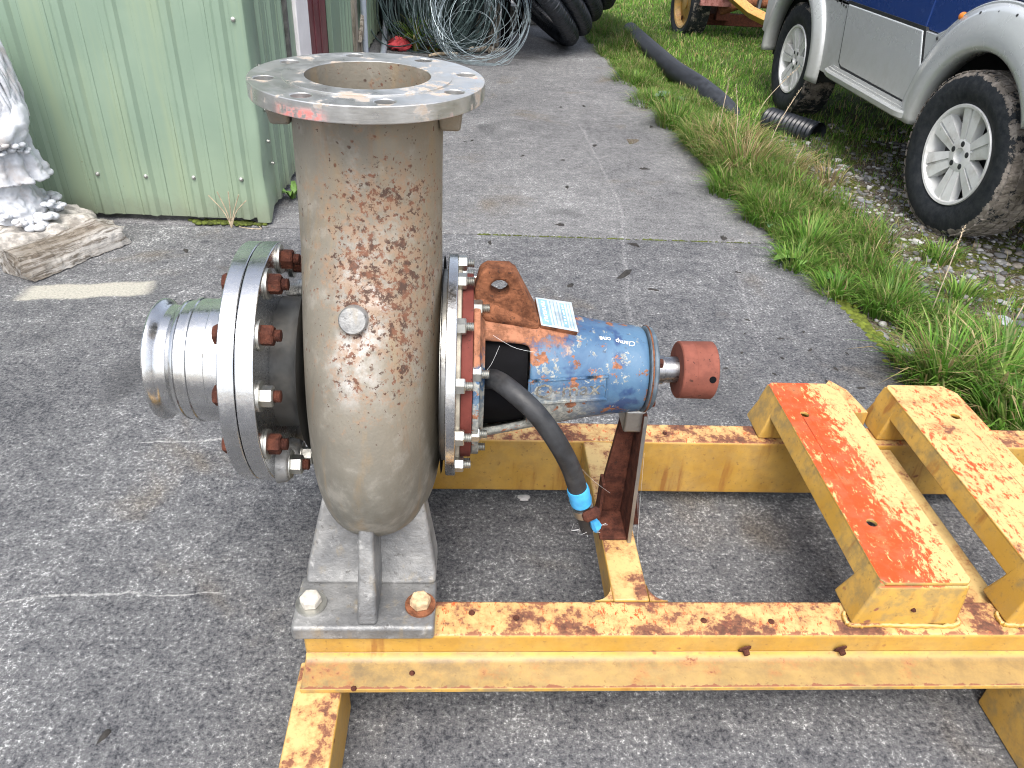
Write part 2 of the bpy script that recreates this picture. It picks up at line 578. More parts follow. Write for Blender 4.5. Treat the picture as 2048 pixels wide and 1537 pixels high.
def m_yellow(name, tops=0.35, primer=0., edge_y=(), xband=None, drip=True, grime=.75, ledge=False):
    """chipped yellow enamel over orange primer over rusting steel"""
    M = Mat(name, .5, 0, .4)
    x, y, z = M.xyz()
    nx, ny, nz = M.xyz(M.nrm())
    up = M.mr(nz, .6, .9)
    n1 = M.noise(6, 5, .6); n2 = M.noise(30, 6, .7); n3 = M.noise(95, 5, .65)
    c = M.mix(M.mr(n1, .35, .65), (.43, .245, .042), (.53, .325, .080))
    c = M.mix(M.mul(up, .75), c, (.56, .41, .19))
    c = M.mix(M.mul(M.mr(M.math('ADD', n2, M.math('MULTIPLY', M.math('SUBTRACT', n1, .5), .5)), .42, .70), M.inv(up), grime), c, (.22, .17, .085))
    c = M.mix(M.mul(M.mr(M.noise(11, 6, .75), .50, .70), .35), c, (.30, .215, .10))
    if ledge:
        lm = M.mul(up, M.mr(y, .79, .845, .8, 1.), M.mr(M.noise(5, 5, .7, .2, M.scale(M.pos(), (.3, 1, 1))), .22, .55, .6, 1.))
        c = M.mix(lm, c, M.mix(M.mr(n2, .3, .7), M.mix(M.mr(x, -.25, .55), (.115, .085, .05), (.19, .125, .05)), (.30, .195, .065)))
    # grime freckles
    c = M.mix(M.mul(M.mr(n3, .60, .68), .65), c, (.20, .12, .045))
    if primer:
        if xband:
            band = M.mr(M.math('ABSOLUTE', M.math('SUBTRACT', M.math('ADD', x, M.math('MULTIPLY', M.math('SUBTRACT', n1, .5), .18)), xband[0])), xband[1] * .2, xband[1] * 2.0, .42, -.22)
        else:
            band = -.02
        br_ = M.noise(95, 5, .82, .3, M.scale(M.pos(), (1., .45, 1.)))
        pm = M.math('ADD', M.math('MULTIPLY', M.math('SUBTRACT', br_, .5), 3.0), M.math('MULTIPLY', M.math('SUBTRACT', M.noise(12, 5, .75), .5), .9))
        pm = M.mr(M.math('ADD', M.math('ADD', pm, band), .20 * primer - .20), .06, .17)
        pm = M.mul(pm, M.mr(nz, .35, .8))
        c = M.mix(pm, c, M.mix(M.mr(n2, .4, .65), (.58, .060, .008), (.40, .085, .03)))
    rt = M.math('ADD', M.noise(17, 7, .72), M.math('MULTIPLY', M.noise(3.3, 3, .6), .25))
    thr = .81 - .16 * tops
    rt = M.math('ADD', rt, M.math('MULTIPLY', M.math('SUBTRACT', n3, .5), .14))
    rm = M.mul(M.mr(rt, thr - .01, thr + .055), M.mr(up, 0, 1, .12, 1))
    for e, w in edge_y:
        em = M.mr(M.math('ABSOLUTE', M.math('SUBTRACT', y, e * K)), 0, w, .26, 0)
        rm = M.mx(rm, M.mul(M.mr(M.math('ADD', M.noise(34, 6, .75), em), .65, .74), up))
    spots = M.mul(M.mr(M.voro(19, 'F1', M.wobble(.015, 40)), .06, .13, 1, 0), M.mr(M.noise(4, 2), .50, .56))
    rm = M.mx(rm, spots)
    if drip:
        dn = M.noise(26, 4, .6, 0, M.scale(M.pos(), (1, 1, .10)))
        dm = M.mul(M.mr(dn, .55, .70), M.inv(up), M.mr(M.noise(5, 3), .42, .58))
        c = M.mix(M.mul(dm, .75), c, (.26, .10, .025))
    halo = M.mul(M.mr(rt, thr - .11, thr + .01), M.mr(up, 0, 1, .1, 1))
    c = M.mix(M.mul(halo, .55), c, (.34, .155, .055))
    rc = M.mix(M.mr(rt, thr + .02, thr + .10), (.22, .085, .048), (.070, .027, .022))
    c = M.mix(M.mul(rm, .93), c, M.mix(M.mul(M.mr(n3, .42, .62), .6), rc, (.20, .075, .045)))
    return M.fin(c, M.mr(rm, 0, 1, .42, .9), None, M.math('ADD', M.math('MULTIPLY', n3, .6), M.math('MULTIPLY', rm, -.5)), .25, .003)


def m_plain(name, col, rough=.6, metal=0., var=.25, scale=20, bump=.15, spec=.5, dirt=None):
    M = Mat(name, rough, metal, spec)
    n = M.noise(scale, 5, .62)
    c = M.mix(M.mr(n, .3, .7), tuple(q * (1 - var) for q in col), tuple(min(1, q * (1 + var)) for q in col))
    if dirt:
        c = M.mix(M.mul(M.mr(M.noise(scale * .35, 5, .65), .5, .72), .7), c, dirt)
    return M.fin(c, M.mr(n, .3, .7, max(.05, rough - .08), min(1, rough + .08)), None, n, bump, .004)


def m_green():
    M = Mat("green_cladding_paint", .45, 0, .45)
    x, y, z = M.xyz()
    n1 = M.noise(2.2, 4, .6); st = M.noise(13, 4, .6, 0, M.scale(M.pos(), (1, 1, .05)))
    c = M.mix(M.mr(n1, .35, .65), (.178, .250, .188), (.210, .285, .212))
    c = M.mix(M.mr(st, .50, .68, 0, .5), c, (.240, .298, .190))
    c = M.mix(M.mr(z, .02, .5, .35, 0), c, (.25, .30, .19))
    c = M.mix(M.mul(M.mr(M.math('ADD', z, M.math('MULTIPLY', M.noise(18, 4, .65), .16)), .09, .22, 1, 0), .55), c, (.16, .165, .12))
    c = M.mix(M.mul(M.mr(M.noise(55, 5, .7), .66, .72), M.mr(z, .1, .55, 1, .1)), c, (.16, .17, .10))
    return M.fin(c, M.mr(n1, .3, .7, .36, .5), None, M.noise(5, 3), .12, .01)


def m_carpaint(name, col, dirt=(.30, .27, .22), flake=.0):
    M = Mat(name, .3, flake, .5)
    x, y, z = M.xyz()
    n = M.noise(9, 5, .65); nf = M.noise(420, 2)
    c = M.mix(M.mul(M.mr(nf, .4, .6), .25), col, tuple(q * .8 for q in col))
    d = M.mul(M.mr(M.math('ADD', z, M.math('MULTIPLY', M.math('SUBTRACT', n, .5), .3)), .42, .72, .55, .06), M.mr(M.noise(22, 4, .6), .3, .7, .6, 1))
    c = M.mix(d, c, dirt)
    m = M.fin(c, M.math('ADD', .24, M.mul(d, .6)), None, n, .02, .01)
    M.b.inputs['Coat Weight'].default_value = .5
    M.b.inputs['Coat Roughness'].default_value = .12
    return m


def m_tyre(name, mud=.5):
    M = Mat(name, .8, 0, .3)
    n = M.noise(30, 5, .65)
    c = M.mix(M.mr(n, .3, .7), (.009, .012, .016), (.026, .029, .032))
    ox, oy, oz = M.xyz(M.obj())
    rad = M.math('SQRT', M.math('ADD', M.math('MULTIPLY', oy, oy), M.math('MULTIPLY', oz, oz)))
    tread = M.mr(M.math('ADD', rad, M.math('MULTIPLY', M.math('SUBTRACT', n, .5), .03)), .305, .325, -.22, .10)
    mm = M.mr(M.math('ADD', M.math('ADD', M.noise(17, 7, .75), M.math('MULTIPLY', M.noise(3, 3, .6), .4)), tread), .90 - .3 * mud, .94 - .3 * mud)
    c = M.mix(M.mul(mm, .85), c, M.mix(M.mr(n, .4, .65), (.17, .148, .125), (.31, .275, .24)))
    return M.fin(c, M.mr(mm, 0, 1, .7, .95), None, M.math('ADD', n, mm), .5, .008)


def m_wood(name, a, b, c3, sc_=(1, 1, 1), ang=0.):
    M = Mat(name, .85, 0, .2)
    o = M.obj()
    g = M.noise(14, 6, .7, .6, M.scale(o, sc_))
    g2 = M.noise(60, 5, .7, .2, M.scale(o, sc_))
    c = M.mix(M.mr(g, .35, .62), a, b)
    c = M.mix(M.mul(M.mr(g2, .47, .60), .8), c, c3)
    c = M.mix(M.mul(M.mr(M.noise(9, 4), .6, .75), .5), c, tuple(q * .5 for q in a))
    return M.fin(c, None, None, M.math('ADD', g, M.mul(g2, .8)), .8, .012)


def m_blade(name, col=None):
    M = Mat(name, .55, 0, .3)
    a = M.attr('tint')
    M.fin(a)
    M.b.inputs['Transmission Weight'].default_value = 0
    t = M.t
    tr = M.n('ShaderNodeBsdfTranslucent')
    M.put(tr.inputs[0], a)
    ms = M.n('ShaderNodeMixShader'); ms.inputs[0].default_value = .48
    out = t.nodes['Material Output']
    t.links.new(M.b.outputs[0], ms.inputs[1]); t.links.new(tr.outputs[0], ms.inputs[2])
    t.links.new(ms.outputs[0], out.inputs[0])
    return M.m


def m_attr(name, rough=.8, bump_scale=60, spec=.3):
    M = Mat(name, rough, 0, spec)
    a = M.attr('tint')
    n = M.noise(bump_scale, 4, .6)
    return M.fin(M.mix(M.mr(n, .3, .7), M.mix(1., a, (.7, .7, .7), 'MULTIPLY'), a), None, None, n, .4, .004)


def m_ground():
    M = Mat("soil_moss_gravel", .95, 0, .15)
    x, y, z = M.xyz()
    n1 = M.noise(1.6, 5, .65); n2 = M.noise(11, 5, .65); n3 = M.noise(70, 5, .65)
    c = M.mix(M.mr(n3, .35, .65), (.055, .043, .030), (.17, .145, .11))
    c = M.mix(M.mr(M.noise(120, 3), .58, .66), c, (.30, .29, .27))
    moss = M.mr(M.math('ADD', n2, M.math('MULTIPLY', M.math('SUBTRACT', n1, .5), .5)), .46, .60)
    c = M.mix(M.mul(moss, .9), c, M.mix(M.mr(n3, .4, .6), (.055, .070, .014), (.13, .145, .028)))
    lawn = M.mr(M.math('ADD', y, M.math('MULTIPLY', M.math('SUBTRACT', n1, .5), 1.2)), 4.6, 5.4)
    c = M.mix(M.mul(lawn, .9), c, M.mix(M.mr(n2, .35, .65), (.05, .085, .018), (.10, .13, .04)))
    return M.fin(c, None, None, M.math('ADD', n3, n2), .8, .02)


def m_yard():
    M = Mat("pale_yard_gravel", .95, 0, .2)
    n1 = M.noise(1.2, 5, .6); n3 = M.noise(40, 5, .7)
    c = M.mix(M.mr(n3, .35, .65), (.27, .25, .225), (.50, .48, .45))
    c = M.mix(M.mr(n1, .5, .7, 0, .5), c, (.22, .21, .18))
    return M.fin(c, None, None, n3, .6, .02)


MT = {}
MT['conc'] = m_concrete("weathered_concrete_near", 0.)
MT['conc2'] = m_concrete("weathered_concrete_far", .62)
MT['cast'] = m_cast()
MT['foot'] = m_foot()
MT['steel'] = m_steel("machined_steel", (.66, .67, .68), .05, rough=(.16, .30))
MT['steel_b'] = m_steel("dull_steel", (.46, .46, .44), .25, rough=(.35, .55))
MT['darkcast'] = m_plain("shade_dark_casting", (.075, .078, .078), .5, .3, .4, 14, .3, dirt=(.14, .13, .115))  # suction neck: shade between flange and casing is put into this dark colour
MT['zinc'] = m_steel("zinc_bolt", (.58, .58, .54), .3, rough=(.35, .5))
MT['flange'] = m_flange_top()
MT['rust'] = m_rust("deep_rust", (.040, .014, .010), (.098, .034, .021))
MT['rustb'] = m_rust("orange_rust", (.090, .035, .018), (.215, .085, .042))
MT['primer'] = m_primer("red_brown_primer", (.105, .026, .020))
MT['primer2'] = m_primer("coupling_primer", (.145, .048, .033))
MT['blue'] = m_blue()
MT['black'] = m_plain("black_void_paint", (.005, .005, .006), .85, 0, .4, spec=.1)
MT['rubber'] = m_plain("dusty_rubber", (.020, .021, .023), .55, 0, .4, 40, .3, dirt=(.055, .054, .052))
MT['tape'] = m_plain("blue_tape", (.06, .36, .68), .4, 0, .25, 30, .2)
MT['yrail'] = m_yellow("yellow_rail_paint", 1.05, .45, ((.756, .026), (.826, .020), (1.245, .022), (1.31, .022)), grime=.25)
MT['yplain'] = m_yellow("yellow_beam_paint", .62, 0.)
MT['ysad'] = m_yellow("yellow_saddle_paint", .18, 1., (), (.785, .055))
MT['ysad2'] = m_yellow("yellow_saddle_paint_faded", .40, .95)
MT['ycross'] = m_yellow("yellow_cross_paint", .95, 0.)
MT['yledge'] = m_yellow("yellow_ledge_paint", .30, 0., ((.699, .012),), ledge=True)
MT['green'] = m_green()
MT['white'] = m_plain("white_paint", (.80, .77, .77), .4, 0, .05, 12, .03)
MT['maroon'] = m_plain("maroon_door_paint", (.135, .035, .042), .45, 0, .2, 6, .03, dirt=(.19, .085, .08))
MT['found'] = m_plain("damp_foundation_concrete", (.10, .10, .095), .9, 0, .4, 30, .5, dirt=(.05, .055, .03))
MT['grey_pvc'] = m_plain("grey_conduit", (.33, .37, .42), .45, 0, .12, 20, .05)
MT['oldwood'] = m_wood("weathered_timber", (.20, .17, .13), (.42, .38, .32), (.09, .075, .06), (1, 1, .08))
MT['logwood'] = m_wood("grey_log_wood", (.185, .16, .13), (.40, .385, .36), (.075, .058, .042), (.10, 1, 1))
MT['marble'] = m_plain("white_statue_stone", (.50, .52, .55), .65, 0, .12, 30, .6, dirt=(.40, .355, .32))
MT['basestone'] = m_plain("rough_base_stone", (.36, .34, .31), .95, 0, .5, 26, 1., dirt=(.20, .17, .14))
MT['pipe'] = m_plain("black_corrugated_plastic", (.016, .019, .025), .34, 0, .3, 25, .1)
MT['pipe_d'] = m_plain("dusty_black_plastic", (.03, .034, .042), .5, 0, .4, 25, .1)
MT['wire'] = m_plain("galvanised_wire", (.36, .43, .46), .4, .6, .2, 20, 0)
MT['net'] = m_plain("old_green_netting_wire", (.055, .085, .085), .6, .2, .4, 10, 0)
MT['tarp'] = m_plain("dark_tarp", (.018, .026, .034), .6, 0, .5, 9, .6)
MT['red'] = m_plain("red_cloth", (.48, .05, .06), .7, 0, .3, 20, .4)
MT['silver'] = m_carpaint("silver_body_paint", (.50, .53, .535), (.31, .30, .265), .25)
MT['bluecar'] = m_carpaint("blue_body_paint", (.010, .045, .21), (.06, .09, .16), .2)
MT['blackpl'] = m_plain("black_car_plastic", (.018, .02, .022), .55, 0, .3, 15, .1)
MT['glass'] = m_plain("dark_car_glass", (.012, .016, .018), .06, 0, .1, 5, 0)
MT['tyre'] = m_tyre("muddy_tyre", .62)
MT['tyre2'] = m_tyre("dusty_tyre", .38)
MT['alloy'] = m_plain("alloy_wheel", (.66, .67, .66), .35, .15, .06, 20, .03, dirt=(.42, .40, .36))
MT['amber'] = m_plain("amber_lens", (.75, .22, .03), .2, 0, .1, 10, 0)
MT['ytrail'] = m_yellow("trailer_yellow", .45, .6)
MT['ground'] = m_ground()
MT['yard'] = m_yard()
MT['blade'] = m_blade("grass_blade")
MT['pebble'] = m_attr("river_pebble")
MT['moss'] = m_plain("yellow_green_moss", (.10, .13, .018), .95, 0, .5, 90, .8, .1)
MT['leafdark'] = m_plain("dead_leaf", (.022, .020, .018), .8, 0, .5, 60, .3)
MT['plate'] = m_plain("aluminium_nameplate", (.40, .45, .48), .4, .3, .2, 60, .05)
MT['plateb'] = m_plain("nameplate_blue_print", (.16, .28, .36), .45, 0, .2, 60, 0)
MT['chalk'] = m_plain("white_marker", (.80, .82, .82), .7, 0, .05, 30, 0)
MT['twig'] = m_plain("dry_twig", (.36, .29, .20), .8, 0, .3, 40, .2)

# ================================================================== SETTING
def edge_x(y):
    return 1.45 - (y - 2.2) * .052


def slab_panel(y0, y1, mat, par):
    mb = MB()
    ys = np.linspace(y0, y1, max(2, int((y1 - y0) / .12)))
    er = np.random.default_rng(int(y1 * 10))
    right = [(edge_x(y) + er.uniform(-.006, .006), y) for y in ys]
    poly = [(-9, y0)] + right + [(-9, y1)]
    mb.prism(poly, 'z', -.13, 0.)
    return mb.build('concrete_panel', mat, par, bevel=.008, smooth=30)


slab = bpy.data.objects.new('concrete_pavement', None)
COL.objects.link(slab); ORG[slab] = Vector((0, 0, 0))
tag(slab, 'grey weathered concrete pavement with a joint across it', kind='structure')
slab_panel(-4., 3.086, MT['conc'], slab)
slab_panel(3.098, 16., MT['conc2'], slab)


def gh(x, y):
    """height of the rough ground beside the pavement"""
    return (-.028 + .012 * np.sin(2.1 * x + 1.3 * y) + .010 * np.sin(5.3 * x - 3.7 * y + 1) + .006 * np.sin(11 * x + 9 * y)
            + .004 * np.sin(23 * x - 17 * y) + .055 * np.clip((x - 1.65) / .45, 0, 1))


gx = np.arange(.95, 9.6, .07); gy = np.arange(-1., 11.2, .07)
GX, GY = np.meshgrid(gx, gy, indexing='ij')
GZ = gh(GX, GY)
# settle smoothly into the yard level at the far rim
nx_, ny_ = GX.shape
idx = np.arange(nx_ * ny_).reshape(nx_, ny_)
quads = np.stack([idx[:-1, :-1], idx[1:, :-1], idx[1:, 1:], idx[:-1, 1:]], -1).reshape(-1, 4)
me = bpy.data.meshes.new('rough_ground')
me.from_pydata(np.stack([GX, GY, GZ], -1).reshape(-1, 3).tolist(), [], quads.tolist())
me.polygons.foreach_set('use_smooth', [True] * len(me.polygons))
me.materials.append(MT['ground'])
tag(link_mesh('rough_ground', me), 'rough mossy gravel ground and lawn beside the pavement', kind='structure')
tag(MB().box(-180, 180, -180, 180, -.30, -.075).build('yard_ground', MT['yard']), 'pale gravel yard', kind='structure')

# ------------------------------------------------------------------ shed
shed = empty('green_shed', (-2.4, 5.0, 0), 'green ribbed metal shed with a maroon door on its side', 'shed')
PIT = .19


def ribbed(us, d0=0.):
    """profile (u, outward offset) of trapezoidal rib sheeting for rib centres us"""
    pts = []
    for u in us:
        pts += [(u - .060, .0), (u - .058, .003), (u - .046, .003), (u - .044, 0),
                (u - .026, 0), (u - .012, .0125), (u + .012, .0125), (u + .026, 0),
                (u + .055, 0), (u + .057, .003), (u + .069, .003), (u + .071, 0)]
    return pts


def sheet_front(x_left, x_right, ribs, z0, z1):
    pr = [(x_left, 0)] + [q for q in ribbed(ribs) if x_left < q[0] < x_right] + [(x_right, 0)]
    zs = np.concatenate([np.linspace(z0, .6, 8), np.linspace(.75, z1, 6)])
    er = np.random.default_rng(int(abs(x_left) * 100))
    rings = []
    for k, z in enumerate(zs):
        rings.append([(u, 3.115 - d + .002 * math.sin(7 * u + 5 * z), z + (er.uniform(-.004, .004) if k == 0 else 0)) for u, d in pr])
    mb = MB()
    mb.loft(rings, False, False, False)
    o = mb.build('cladding_sheet', MT['green'], shed, smooth=28)
    return o


rib_x = [-.925 - PIT * k for k in range(24)]
for k in range(6):
    xr = -.875 - .76 * k
    sheet_front(xr - .7595, xr, [r for r in rib_x if xr - .77 < r < xr - .0], .028, 2.7)
# roofing screws on the rib crests
sm = MB()
sm.lathe([(0, .0085), (-.004, .0085), (-.005, .006), (-.010, .006), (-.0115, .003)], 'y', n=12)
sme = sm.mesh('screw', MT['zinc'])
for k, x in enumerate(rib_x[:9]):
    for z in (.20, 1.1):
        so = link_mesh('cladding_screw', sme, shed, Vector((x, 3.1025, z + .004 * math.sin(k * 3))) - ORG[shed])
# corner flashing: wraps the corner, dented low down
mb = MB()
prof = [(-.885, 3.112), (-.880, 3.108), (-.842, 3.106), (-.832, 3.110), (-.828, 3.118), (-.828, 3.20), (-.829, 3.27), (-.832, 3.275)]
rings = []
for z in np.linspace(.012, 2.7, 40):
    dent = .012 * math.exp(-((z - .22) / .10) ** 2) + .006 * math.exp(-((z - .52) / .05) ** 2)
    rings.append([(x - dent * (1 if 2 <= i <= 5 else 0), y + dent * .5 * (1 if i in (2, 3) else 0), z + (.01 * i if z < .02 and i > 4 else 0)) for i, (x, y) in enumerate(prof)])
mb.loft(rings, False, False, False)
o = mb.build('corner_flashing', MT['green'], shed, smooth=40)
for (x, y, z) in ((-.826, 3.20, .33), (-.826, 3.23, .23), (-.826, 3.21, .62), (-.826, 3.22, .45), (-.87, 3.107, .80)):
    link_mesh('cladding_screw', sme, shed, Vector((x, y, z)) - ORG[shed], rot=(0, 0, R_(90) if x > -.83 else 0))


def sheet_side(y0, y1, ribs, z0=.03, z1=2.7, xo=-.845):
    pr = [(y0, 0)] + [q for q in ribbed(ribs) if y0 < q[0] < y1] + [(y1, 0)]
    rings = [[(xo + d, u, z) for u, d in pr] for z in np.linspace(z0, z1, 8)]
    mb = MB(); mb.loft(rings, False, False, False)
    o = mb.build('cladding_sheet', MT['green'], shed, smooth=28)
    return o


sheet_side(3.262, 3.80, [3.36, 3.55, 3.74])
MB().box(-.862, -.826, 3.803, 3.835, .03, 2.7).build('sheet_edge_trim', MT['found'], shed)
MB().box(-.86, -.832, 3.835, 3.97, .03, 2.7).build('flat_flashing', MT['green'], shed, bevel=.003)
MB().box(-.86, -.815, 3.975, 4.265, .02, 2.7).build('white_door_jamb', MT['white'], shed, bevel=.006)
mb = MB()
mb.box(-.875, -.852, 4.267, 4.98, .03, 2.3)
for yy in (4.45, 4.63, 4.81):
    mb.box(-.852, -.846, yy - .05, yy + .05, .04, 2.28)
mb.build('door', MT['maroon'], shed, bevel=.003)
MB().box(-.90, -.862, 4.982, 5.03, .03, 2.7).build('dark_gap', MT['black'], shed)
MB().box(-.86, -.828, 5.03, 5.36, .03, 2.7).build('flat_flashing', MT['green'], shed, bevel=.004)
sheet_side(5.362, 5.95, [5.45, 5.60, 5.75, 5.88])
MB().box(-.86, -.815, 5.952, 6.09, .0, 2.6).build('timber_stud', MT['oldwood'], shed, bevel=.004)
sheet_side(6.45, 9.1, [6.5 + .19 * k for k in range(14)])
MB().box(-.86, -.848, 6.09, 6.45, .03, 2.6).build('flat_flashing', MT['green'], shed, bevel=.002)
mb = MB()
mb.frustum([(-.812, 6.00, .22), (-.787, 6.00, .22), (-.787, 6.12, .22), (-.812, 6.12, .22)],
           [(-.812, 7.15, 1.0), (-.787, 7.15, 1.0), (-.787, 7.35, 1.0), (-.812, 7.35, 1.0)])
mb.build('timber_brace', MT['oldwood'], shed, bevel=.004)
MB().box(-.83, -.80, 6.10, 6.16, 0, .28).build('timber_batten', MT['oldwood'], shed, bevel=.003)
mb = MB(); mb.tube([(-.79, 6.24, .0), (-.79, 6.24, 2.4)], .022, 14)
d = mb.build('conduit', MT['grey_pvc'], shed)
mb = MB(); mb.lathe([(0, .024), (.004, .030), (.06, .030), (.064, .024)], 'z', (-.79, 6.24), 14); mb.build('conduit_collar', MT['grey_pvc'], d)
cp = catmull([(-.70, 6.55, .02), (-.72, 6.9, .03), (-.755, 7.35, .06), (-.775, 7.72, .15), (-.785, 7.95, .30), (-.79, 8.0, .50), (-.79, 8.0, 2.3)], 40)
mb = MB(); mb.tube(cp, .026, 12)
d = mb.build('conduit', MT['grey_pvc'], shed)
mb = MB(); mb.lathe([(.42, .030), (.47, .034), (.50, .030)], 'z', (-.79, 8.0), 14); mb.build('conduit_collar', MT['grey_pvc'], d)
MB().box(-9, -.87, 3.145, 9.2, -.1, .034).build('foundation', MT['found'], shed)
MB().box(-9, -.90, 3.16, 9.2, .034, 2.75).build('inner_wall', MT['black'], shed)
mb = MB(); mb.frustum([(-9.2, 2.9, 2.70), (-.6, 2.9, 2.70), (-.6, 9.4, 2.70), (-9.2, 9.4, 2.70)], [(-9.2, 2.9, 2.76), (-.6, 2.9, 2.76), (-.6, 9.4, 3.3), (-9.2, 9.4, 3.3)])
mb.build('roof', MT['green'], shed)

# ------------------------------------------------------------------ timber block
lg = empty('timber_block', (-1.505, 2.735, 0), 'short weathered grey split log lying on the concrete below the statue', 'log')
mb = MB()
er = np.random.default_rng(3)
L, n = .42, 26
rings = []
for i in range(n):
    t = i / (n - 1)
    s = (t - .5) * L
    w = .085 + .012 * math.sin(5 * t + 1) - .012 * (t > .93) * (t - .93) * 14
    h = .095 - .012 * math.sin(4 * t) - .03 * max(0, t - .85) / .15
    prof = [(-w, .004), (-w * .99, h * .55), (-w * .72, h * .95), (-w * .25, h * 1.08), (w * .25, h * 1.04), (w * .70, h * .92), (w * .98, h * .62), (w * .86, h * .22), (w * .62, .004)]
    ring = []
    for k, (a, b) in enumerate(prof):
        j = .011 if 0 < k < len(prof) - 1 else .0
        ring.append((s + (.018 * math.sin(3 * k + 1) if i in (0, n - 1) else 0), a + j * math.sin(7 * k + 2 * t) + er.uniform(-j, j) * .15, max(.003, b + j * math.sin(11 * k + 3 * t) + er.uniform(-j, j) * .15)))
    rings.append(ring)
mb.loft(rings, True, True)
me = mb.mesh('log_body', MT['logwood'], smooth=25)
lo = link_mesh('log_body', me, lg, (0, 0, 0), rot=(0, 0, R_(57)))
ss = lo.modifiers.new('s', 'SUBSURF'); ss.levels = 2; ss.render_levels = 2; ss.subdivision_type = 'SIMPLE'
tx = bpy.data.textures.new('logn', 'CLOUDS'); tx.noise_scale = .028; tx.noise_depth = 4
dm = lo.modifiers.new('d', 'DISPLACE'); dm.texture = tx; dm.strength = .013; dm.mid_level = .5

# ------------------------------------------------------------------ garden statue (cut by the left picture edge)
st = empty('garden_statue', (-1.735, 2.88, 0), 'white stone garden statue of a figure in a long robe', 'statue')
mb = MB()
er = np.random.default_rng(11)
ring0 = []
nb = 40
for z, k in ((.0, .96), (.03, 1.0), (.075, 1.0), (.098, .96), (.104, .82)):
    ring0.append([((.27 + .018 * math.sin(5 * a) + .010 * math.sin(11 * a + 2)) * k * math.cos(a), (.21 + .016 * math.sin(4 * a + 1)) * k * math.sin(a), z + .006 * math.sin(9 * a + 3 * z)) for a in np.linspace(0, 2 * math.pi, nb, endpoint=False)])
mb.loft(ring0)
bs = mb.mesh('stone_base', MT['basestone'], smooth=50)
bo = link_mesh('stone_base', bs, st)
ss = bo.modifiers.new('s', 'SUBSURF'); ss.levels = 2; ss.render_levels = 2
tb = bpy.data.textures.new('basen', 'CLOUDS'); tb.noise_scale = .045; tb.noise_depth = 3
dm = bo.modifiers.new('d', 'DISPLACE'); dm.texture = tb; dm.strength = .03
# robe, torso and legs: one continuous carved body
rows = [  # z, rx, ry, fold amplitude, number of folds
    (.100, .125, .115, .010, 9), (.150, .112, .105, .010, 9), (.20, .096, .090, .008, 7), (.250, .094, .088, .006, 7),
    (.256, .150, .125, .014, 12), (.275, .150, .126, .014, 12), (.33, .134, .115, .012, 12), (.385, .118, .100, .009, 11), (.43, .110, .094, .006, 9),
    (.47, .112, .092, .004, 7), (.53, .122, .095, .003, 5), (.585, .120, .088, .002, 5), (.62, .085, .070, .0, 5), (.645, .046, .046, 0, 5), (.665, .044, .046, 0, 5)]
rr = catmull(rows, 90)
rings = []
for q in rr:
    z, rx, ry, am, nf = q
    rings.append([((rx + am * math.sin(round(nf) * a + 9 * z) + .3 * am * math.sin(23 * a)) * math.cos(a), (ry + am * math.sin(round(nf) * a + 9 * z + .5)) * math.sin(a), z) for a in np.linspace(0, 2 * math.pi, 72, endpoint=False)])
mb = MB(); mb.loft(rings)
rb = link_mesh('robed_body', mb.mesh('robed_body', MT['marble'], smooth=60), st)
# head with long hair falling over the shoulders
mb = MB()
hr = catmull([(.635, .050, .050), (.66, .060, .062), (.70, .074, .080), (.74, .078, .086), (.78, .066, .074), (.80, .040, .045), (.808, .006, .006)], 40)
rings = []
for z, rx, ry in hr:
    rings.append([(rx * math.cos(a), ry * math.sin(a) - (.008 if abs(a - 1.5 * math.pi) < .35 and .69 < z < .72 else 0), z) for a in np.linspace(0, 2 * math.pi, 48, endpoint=False)])
mb.loft(rings)
for s in (-1, 1):
    mb.lathe([(-.082, .001), (-.080, .007), (-.076, .008)], 'y', (s * .028, .725), 12)
mb.add([(-.008, -.078, .705), (.008, -.078, .705), (0, -.098, .706), (0, -.080, .732)], [(0, 1, 2), (0, 2, 3), (1, 3, 2), (0, 3, 1)])
mb.box(-.018, .018, -.080, -.074, .684, .690)
link_mesh('head', mb.mesh('head', MT['marble'], smooth=60), st)
mb = MB()
for k in range(60):
    a = R_(-28) + R_(236) * k / 59.
    r0 = .092
    zt = .79 - .02 * math.cos(a)
    pts = []
    for t in np.linspace(0, 1, 9):
        z = zt - t * (.28 + .03 * math.sin(k * 2.3))
        flare = r0 + .036 * t ** .8 + .006 * math.sin(9 * t + k)
        if t < .12: flare *= .55 + t * 3.7
        pts.append((flare * 1.08 * math.cos(a + .06 * math.sin(7 * t + k)), flare * .98 * math.sin(a + .06 * math.sin(7 * t + k)), z))
    mb.tube(pts, [.006, .009, .010, .0095, .010, .009, .008, .007, .003], 7)
link_mesh('hair', mb.mesh('hair', MT['marble'], smooth=60), st)
mb = MB()
for s in (-1, 1):
    pa = catmull([(s * .080, .0, .585), (s * .104, -.01, .52), (s * .112, -.03, .462), (s * .100, -.085, .435), (s * .075, -.125, .425), (s * .035, -.14, .43)], 22)
    mb.tube(pa, list(np.interp(np.linspace(0, 1, 22), [0, .3, .5, .75, 1], [.040, .046, .045, .036, .018])), 14)
    for f in range(4):
        mb.tube([(s * (.040 + .004 * f), -.135, .440 - .010 * f), (s * .020, -.152, .438 - .010 * f), (s * .0, -.150, .434 - .010 * f)], [.0075, .007, .005], 7)
    mb.tube([(s * .045, -.13, .445), (s * .035, -.142, .462), (s * .026, -.148, .47)], [.008, .0075, .005], 7)
ar = link_mesh('arms', mb.mesh('arms', MT['marble'], smooth=60), st)
